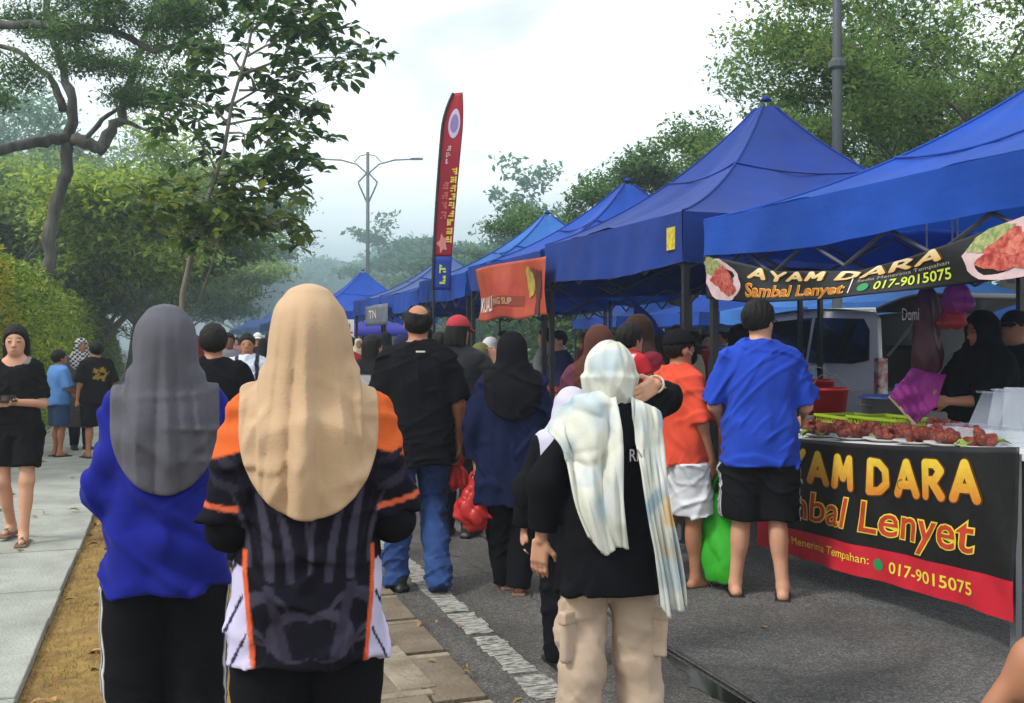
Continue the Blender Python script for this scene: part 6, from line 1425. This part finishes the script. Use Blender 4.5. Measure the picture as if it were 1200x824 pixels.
# --- stroller at the right edge: only a leg reaches into the picture
B = Body(1.66, 1.1, legs=[dict(kx=-.19, ax=-.44, ay=.10, foot=-.3), dict(ky=.05, ay=-.1)]); person("person in dark shorts whose bare leg enters at the lower right corner", put(1318, 3.6), -12, B, SK2, .009, [top(BLACK, hem=.8, e=.02), bottoms(DGREY, .60, .03, .04, name="shorts"), hair(), shoes(SHOEB, None, "sandal")])
# ------------------------------------------------------------------ the left footpath
B = Body(1.525, .88, sh=.155, arms=[arm((-.18, .05, -1), (.75, .95, .10), h=(.9, .6, .0), n=(0, .2, 1), curl=.5), arm((.22, .02, -1), (-.62, .85, .02), h=(-.9, .5, .0), n=(0, .2, 1), curl=.5)], legs=[dict(ky=.06, ay=.10, ax=.01), dict(ky=.02, ay=-.16, az=.10, ax=-.01)], head=(.15, -.05))
def c_tee(P, B):
    C = np.tile((.010, .009, .010), (len(P), 1)); return blend(C, (P[:, 1] > 0) * S(1.395, 1.405, P[:, 2] / B.k) * (np.abs(P[:, 0] + .085) < .022), (.25, .24, .22))
def c_hot(P, B):
    C = np.tile((.008, .008, .009), (len(P), 1)); return blend(C, S(.965, .972, P[:, 2] / B.k) * (np.sin(P[:, 0] * 160) > -.2), (.30, .30, .30))
tl = person("woman in black top and black shorts walking towards us looking up from her phone", put(19, 7.25), 172, B, SK1, .0085, [top(ATTR, hem=.93, e=.018, sleeve=.85, se=.018, neck=1.41, fold=0.0050, colfn=c_tee), bottoms(ATTR, .60, .025, .035, 1.02, .008, 90, c_hot, "shorts"), longhair(length=.20, width=.094), shoes(SANDB, SANDB, "sandal")], z=.086, bv=.95)
m_ = (B.wri[0] + A3(B.hdir[0]) * .10 + B.wri[1] + A3(B.hdir[1]) * .10) / 2; h_ = wpt(tl, m_ + A3((0, .02, .035)))
ph_ = thing("phone", "dark smartphone held in both hands by the woman in black", "phone", h_, rad(172)); MB().box((0, 0, 0), (.15, .075, .009)).build("case", STEEL, ph_, bevel=.003, rot=(-.5, 0, .4)); MB().box((0, 0, .006), (.14, .068, .002)).build("screen", GLASS, ph_, rot=(-.5, 0, .4))
ZP = .085
B = Body(1.30, 1.05, arms=[arm((-.2, .2, -1), (.4, .8, -.5)), arm((.2, .2, -1), (-.2, .8, -.5))]); person("boy in light blue T-shirt and denim shorts by the hedge", put(69, 12.6), -62, B, SK2, .013, [top(LTBLUE, hem=.83, e=.035, sleeve=.95, se=.03, fold=0.0050, k=FK), bottoms(DENIM2, .50, .035, name="shorts"), hair(), shoes(SHOEB, None, "sandal")], z=.086)
def c_drag(P, B):
    C = np.tile((.010, .009, .010), (len(P), 1)); x, z = P[:, 0], P[:, 2] / B.k; q = np.hypot((x - .0) / .085, (z - 1.23) / .10); an = np.arctan2(z - 1.23, x); m = (q < 1 + .25 * np.sin(5 * an + 1) + .2 * np.sin(9 * an)) & (np.sin(60 * x + 3 * np.sin(50 * z)) + np.sin(55 * z) > -.5) & (P[:, 1] < 0); return blend(C, m * 1., (.30, .19, .03))
B = Body(1.41, 1.05, legs=[dict(ax=-.03), dict(ax=.03)]); person("youth in black T-shirt with golden dragon print on the back", put(113, 12.5), 25, B, SK2, .012, [top(ATTR, hem=.80, e=.035, sleeve=.95, se=.035, colfn=c_drag), bottoms(BLACK, .47, .035, name="shorts"), hair(), shoes(SHOEB, None, "sandal")], z=.086)
def c_check(P, B): C = np.tile((.55, .55, .56), (len(P), 1)); return blend(C, ((np.sin(P[:, 0] * 110) * np.sin(P[:, 2] * 110) > 0) * 1.), (.02, .02, .025))
B = Body(1.45, 1.0); person("woman in black and white checked hijab by the hedge", put(95, 13.4), -160, B, SK2, .013, [top(cloth("cloth_taupe", (.09, .08, .075)), hem=.35, e=.035, sleeve=1.9, se=.03, flare=.03), bottoms(BLACK), hijab(ATTR, c_check, hem_c=1.2, hem_s=1.32, w=.16, wy=.15), shoes(SHOEB)], z=.086)
# ------------------------------------------------------------------ walkers on the road
B = Body(1.61, 1.06); person("man in plain black T-shirt with short hair walking away between the two hijabs", put(250, 6.6), -2, B, SK2, .010, [top(BLACK, hem=.8, e=.035, sleeve=.93, se=.035, fold=0.0058, k=FK), bottoms(BLACK), hair(thick=.014), shoes(SHOEB)])
def c_pack(P, B):
    C = np.tile((.55, .60, .72), (len(P), 1)); return blend(C, (np.abs(np.abs(P[:, 0]) - .105) < .022) * (P[:, 1] > 0) * (P[:, 2] / B.k > 1.18), (.03, .03, .05))
B = Body(1.58, .95, arms=[arm((-.2, .1, -1), (.4, .9, -.3)), arm((.2, .05, -1), (-.1, .4, -1))]); person("man in white shirt with dark backpack straps walking towards us", put(290, 10.8), 170, B, SK2, .012, [top(ATTR, hem=.86, e=.03, sleeve=.9, se=.03, colfn=c_pack), bottoms(NAVY), hair(), shoes(SHOEB)])
def c_vst(P, B): C = np.tile((.014, .013, .015), (len(P), 1)); return blend(C, (P[:, 2] / B.k < 1.30) * (np.abs(P[:, 0]) < .14), (.30, .30, .31))
B = Body(1.56, .98, arms=[arm((-.25, 0, -1), (0, .4, -1)), arm((.25, .1, -1), (0, .7, -.8))], head=(-.5, 0)); person("woman with long dark hair in grey and black top left of the balding man", put(437, 9.4), -30, B, SK1, .012, [top(ATTR, hem=.85, e=.03, sleeve=.9, se=.03, colfn=c_vst), bottoms(BLACK), longhair(length=.22), shoes(SHOEB)])
B = Body(1.66, 1.0); person("person in black hijab at the stall behind the man in blue", put(868, 9.4), -100, B, SK2, .013, [top(BLACK, hem=.5, e=.04, sleeve=1.93, se=.03), bottoms(BLACK), hijab(BLACK, hem_c=1.15, hem_s=1.3, w=.18, wy=.16), shoes(SHOEB)])
def c_tank(P, B): C = np.tile((.20, .23, .26), (len(P), 1)); return blend(C, (np.sin(P[:, 0] * 60) > .3) * 1., (.36, .50, .52))
B = Body(1.70, 1.0, arms=[arm((-.3, .1, -1), (.3, .8, -.5)), arm((.3, .1, -1), (-.3, .8, -.5))]); person("man in striped sleeveless top and blue cap behind the tent pole", put(845, 11.8), 55, B, SK2, .013, [top(ATTR, hem=.82, e=.025, sleeve=.12, se=.01, colfn=c_tank), bottoms(DENIM2, .5), hair(thick=.004), capband(mat("cap_blue", (.10, .17, .26), .8)), shoes(SHOEB)])
B = Body(1.74, 1.0); person("dark haired man in patterned shirt beyond the slung tarpaulin", put(793, 14.5), 60, B, SK3, .015, [top(cloth("cloth_dusk", (.10, .07, .13)), hem=.82, e=.03, sleeve=.9), bottoms(BLACK), hair(), shoes(SHOEB)], face=True, fine=False)
# ------------------------------------------------------------------ the crowd
palette = {"black": (.012, .012, .014), "white": (.60, .60, .60), "maroon": (.16, .02, .03), "yellow": (.55, .40, .05), "navy": (.015, .02, .07), "grey": (.20, .20, .21), "pink": (.50, .17, .22), "teal": (.03, .20, .20), "olive": (.12, .12, .04), "red": (.40, .03, .03), "lilac": (.36, .30, .48), "brown": (.12, .06, .035), "cream": (.50, .44, .33), "green": (.04, .18, .06)}
def crowd(label, px, d, facing, h, kind, tp_, hd_, seed, bt="black", v=.02):
    B = Body(h, R.uniform(.95, 1.1), arms=[arm((-.25, R.uniform(-.1, .3), -1), (.1, R.uniform(.2, .9), -.8)), arm((.25, R.uniform(-.1, .3), -1), (-.1, R.uniform(.2, .9), -.8))], legs=[dict(ay=R.uniform(-.1, .1)), dict(ay=R.uniform(-.1, .1))])
    ps = [top(cloth("crowd_" + tp_, palette[tp_]), hem=.62 if kind == "hijab" else .82, e=.035, sleeve=1.9 if kind == "hijab" else .9, se=.03, fold=0.0043, seed=seed), bottoms(cloth("crowd_" + bt, palette[bt])), shoes(SHOEB)]
    if kind == "hijab": ps.append(hijab(cloth("crowd_" + hd_, palette[hd_]), hem_c=1.12, hem_s=1.32, w=.17, wy=.15, seed=seed, vf=.8))
    elif kind == "cap": ps += [hair(thick=.004), capband(cloth("crowd_" + hd_, palette[hd_]))]
    elif kind == "long": ps.append(longhair(length=.2))
    else: ps.append(hair(seed=seed))
    person(label, put(px, d), facing, B, R.choice((SK1, SK2, SK3)), v, ps, "people in the market crowd", face=d < 14, fine=False, bv=1.)
CW = [("distant person in maroon top left of the black T-shirt man", 228, 13, 10, 1.58, "hijab", "maroon", "maroon"), ("distant person in black cap left of the short haired man's shoulder", 240, 17, 180, 1.68, "cap", "grey", "black"), ("distant man in grey shirt right behind the short haired man", 268, 14, 185, 1.62, "hair", "grey", ""),
      ("distant person in white cap beside the tan hijab's left edge", 302, 19, 175, 1.66, "cap", "black", "white"), ("distant person in yellow top beside the backpack man", 310, 15, 20, 1.55, "hijab", "yellow", "black"), ("distant person in navy shirt between backpack man and tan hijab", 315, 24, 5, 1.70, "hair", "navy", ""),
      ("far walker in cream cap near the left end of the road", 255, 30, 180, 1.66, "cap", "olive", "cream"), ("far walker in teal top near the left end of the road", 278, 34, 10, 1.64, "hair", "teal", ""), ("far walker in pink headscarf on the road", 297, 30, 180, 1.56, "hijab", "pink", "pink"), ("far walker in red shirt deep in the smoke", 285, 48, 0, 1.7, "hair", "red", ""),
      ("far walker in brown headscarf deep in the smoke", 268, 44, 180, 1.58, "hijab", "brown", "brown"), ("far walker in white shirt deep in the smoke", 305, 42, 180, 1.7, "hair", "white", ""),
      ("distant person in red top right of the tan hijab", 408, 13.5, 5, 1.58, "hair", "red", ""), ("distant person in cream hijab right of the tan hijab", 420, 19, 180, 1.55, "hijab", "grey", "cream"), ("distant person in black with a dark veil under the parasol", 452, 17, -40, 1.66, "hijab", "black", "black"), ("distant man in olive shirt under the far blue tent", 428, 25, 180, 1.68, "hair", "olive", ""),
      ("distant woman in lilac hijab by the white sign", 404, 22, 175, 1.55, "hijab", "teal", "lilac"), ("shopper in pale shirt behind the red capped youth", 515, 11, -20, 1.60, "hair", "white", ""), ("shopper in green top just right of the red capped youth", 563, 9.6, -60, 1.48, "hijab", "green", "olive"), ("shopper in white headscarf beyond the black hijab", 575, 12.5, -80, 1.55, "hijab", "white", "white"),
      ("stall keeper in grey shirt under the orange banner", 640, 12.6, 80, 1.66, "hair", "grey", ""), ("stall keeper in blue grey apron behind the dishes", 655, 11.6, 95, 1.62, "cap", "navy", "black"), ("stall keeper in maroon headscarf under the peaked tent", 690, 11.0, 85, 1.60, "hijab", "pink", "maroon"), ("shopper in black headscarf left of the orange boy", 772, 9.5, -60, 1.56, "hijab", "black", "black"),
      ("shopper in cream top behind the boy's black cap", 810, 10.5, 60, 1.6, "long", "cream", ""), ("shopper with long hair and red top beside the tent pole", 828, 13, 170, 1.62, "long", "red", ""), ("stall keeper in brown top at the light blue tent", 590, 15.5, 90, 1.66, "hair", "brown", ""), ("shopper in black shirt under the small dark tent", 500, 14.5, -10, 1.7, "hair", "black", ""),
      ("shopper in navy headscarf beyond the bald man's shoulder", 470, 13, -15, 1.58, "hijab", "navy", "navy"), ("stall keeper in white cap far under the faded tent", 530, 19, 100, 1.66, "cap", "yellow", "white"), ("helper in dark cap behind the vendor at the van", 1190, 7.2, 100, 1.72, "cap", "black", "black"), ("far walker in olive headscarf right of the white sign", 414, 27, 180, 1.56, "hijab", "brown", "olive"), ("far walker in black shirt beside the bald man's ear", 446, 29, 0, 1.7, "hair", "black", ""), ("far walker in cream shirt under the lone blue tent", 436, 33, 175, 1.68, "hair", "cream", ""), ("far walker in grey headscarf close to the tan hijab's right edge", 396, 30, 10, 1.57, "hijab", "grey", "grey"), ("far walker in green shirt left of the grey hijab", 214, 36, 180, 1.69, "hair", "green", ""), ("far walker in navy cap left of the short haired man", 232, 40, 0, 1.68, "cap", "white", "navy"), ("far walker in pink shirt in the smoke by the backpack man", 276, 27, 180, 1.6, "long", "pink", ""), ("boy in teal headed for the back row tents", 822, 16.5, 30, 1.5, "hair", "teal", "")]
for i, c in enumerate(CW): crowd(*c, seed=i, v=.023 if c[2] < 14 else .034)
# ------------------------------------------------------------------ smoke haze of the grills over the whole street
hz = MB().box((30, 75, 7), (384, 234, 17)).build("haze", None)
hm = bpy.data.materials.new("haze_air"); hm.use_nodes = True; n, l = hm.node_tree.nodes, hm.node_tree.links; n.clear()
ho = n.new("ShaderNodeOutputMaterial"); pvn = n.new("ShaderNodeVolumePrincipled"); pvn.inputs['Color'].default_value = (.78, .92, 1., 1); pvn.inputs['Density'].default_value = .0022; pvn.inputs['Anisotropy'].default_value = .2
l.new(pvn.outputs[0], ho.inputs['Volume']); hz.data.materials.append(hm)
tag(hz, "pale bluish grill smoke hanging over the street", "haze", kind="stuff")
# the thicker grill smoke drifting over the far half of the road
sm = MB().box((25, 106.5, 6.8), (300, 153, 16)).build("smoke", None)
sm2 = bpy.data.materials.new("grill_smoke"); sm2.use_nodes = True; n, l = sm2.node_tree.nodes, sm2.node_tree.links; n.clear()
ho = n.new("ShaderNodeOutputMaterial"); pvn = n.new("ShaderNodeVolumePrincipled"); pvn.inputs['Color'].default_value = (.62, .88, 1., 1); pvn.inputs['Density'].default_value = 0.0125; pvn.inputs['Anisotropy'].default_value = .1
l.new(pvn.outputs[0], ho.inputs['Volume']); sm.data.materials.append(sm2)
tag(sm, "blue grey grill smoke over the far half of the road", "smoke", kind="stuff")
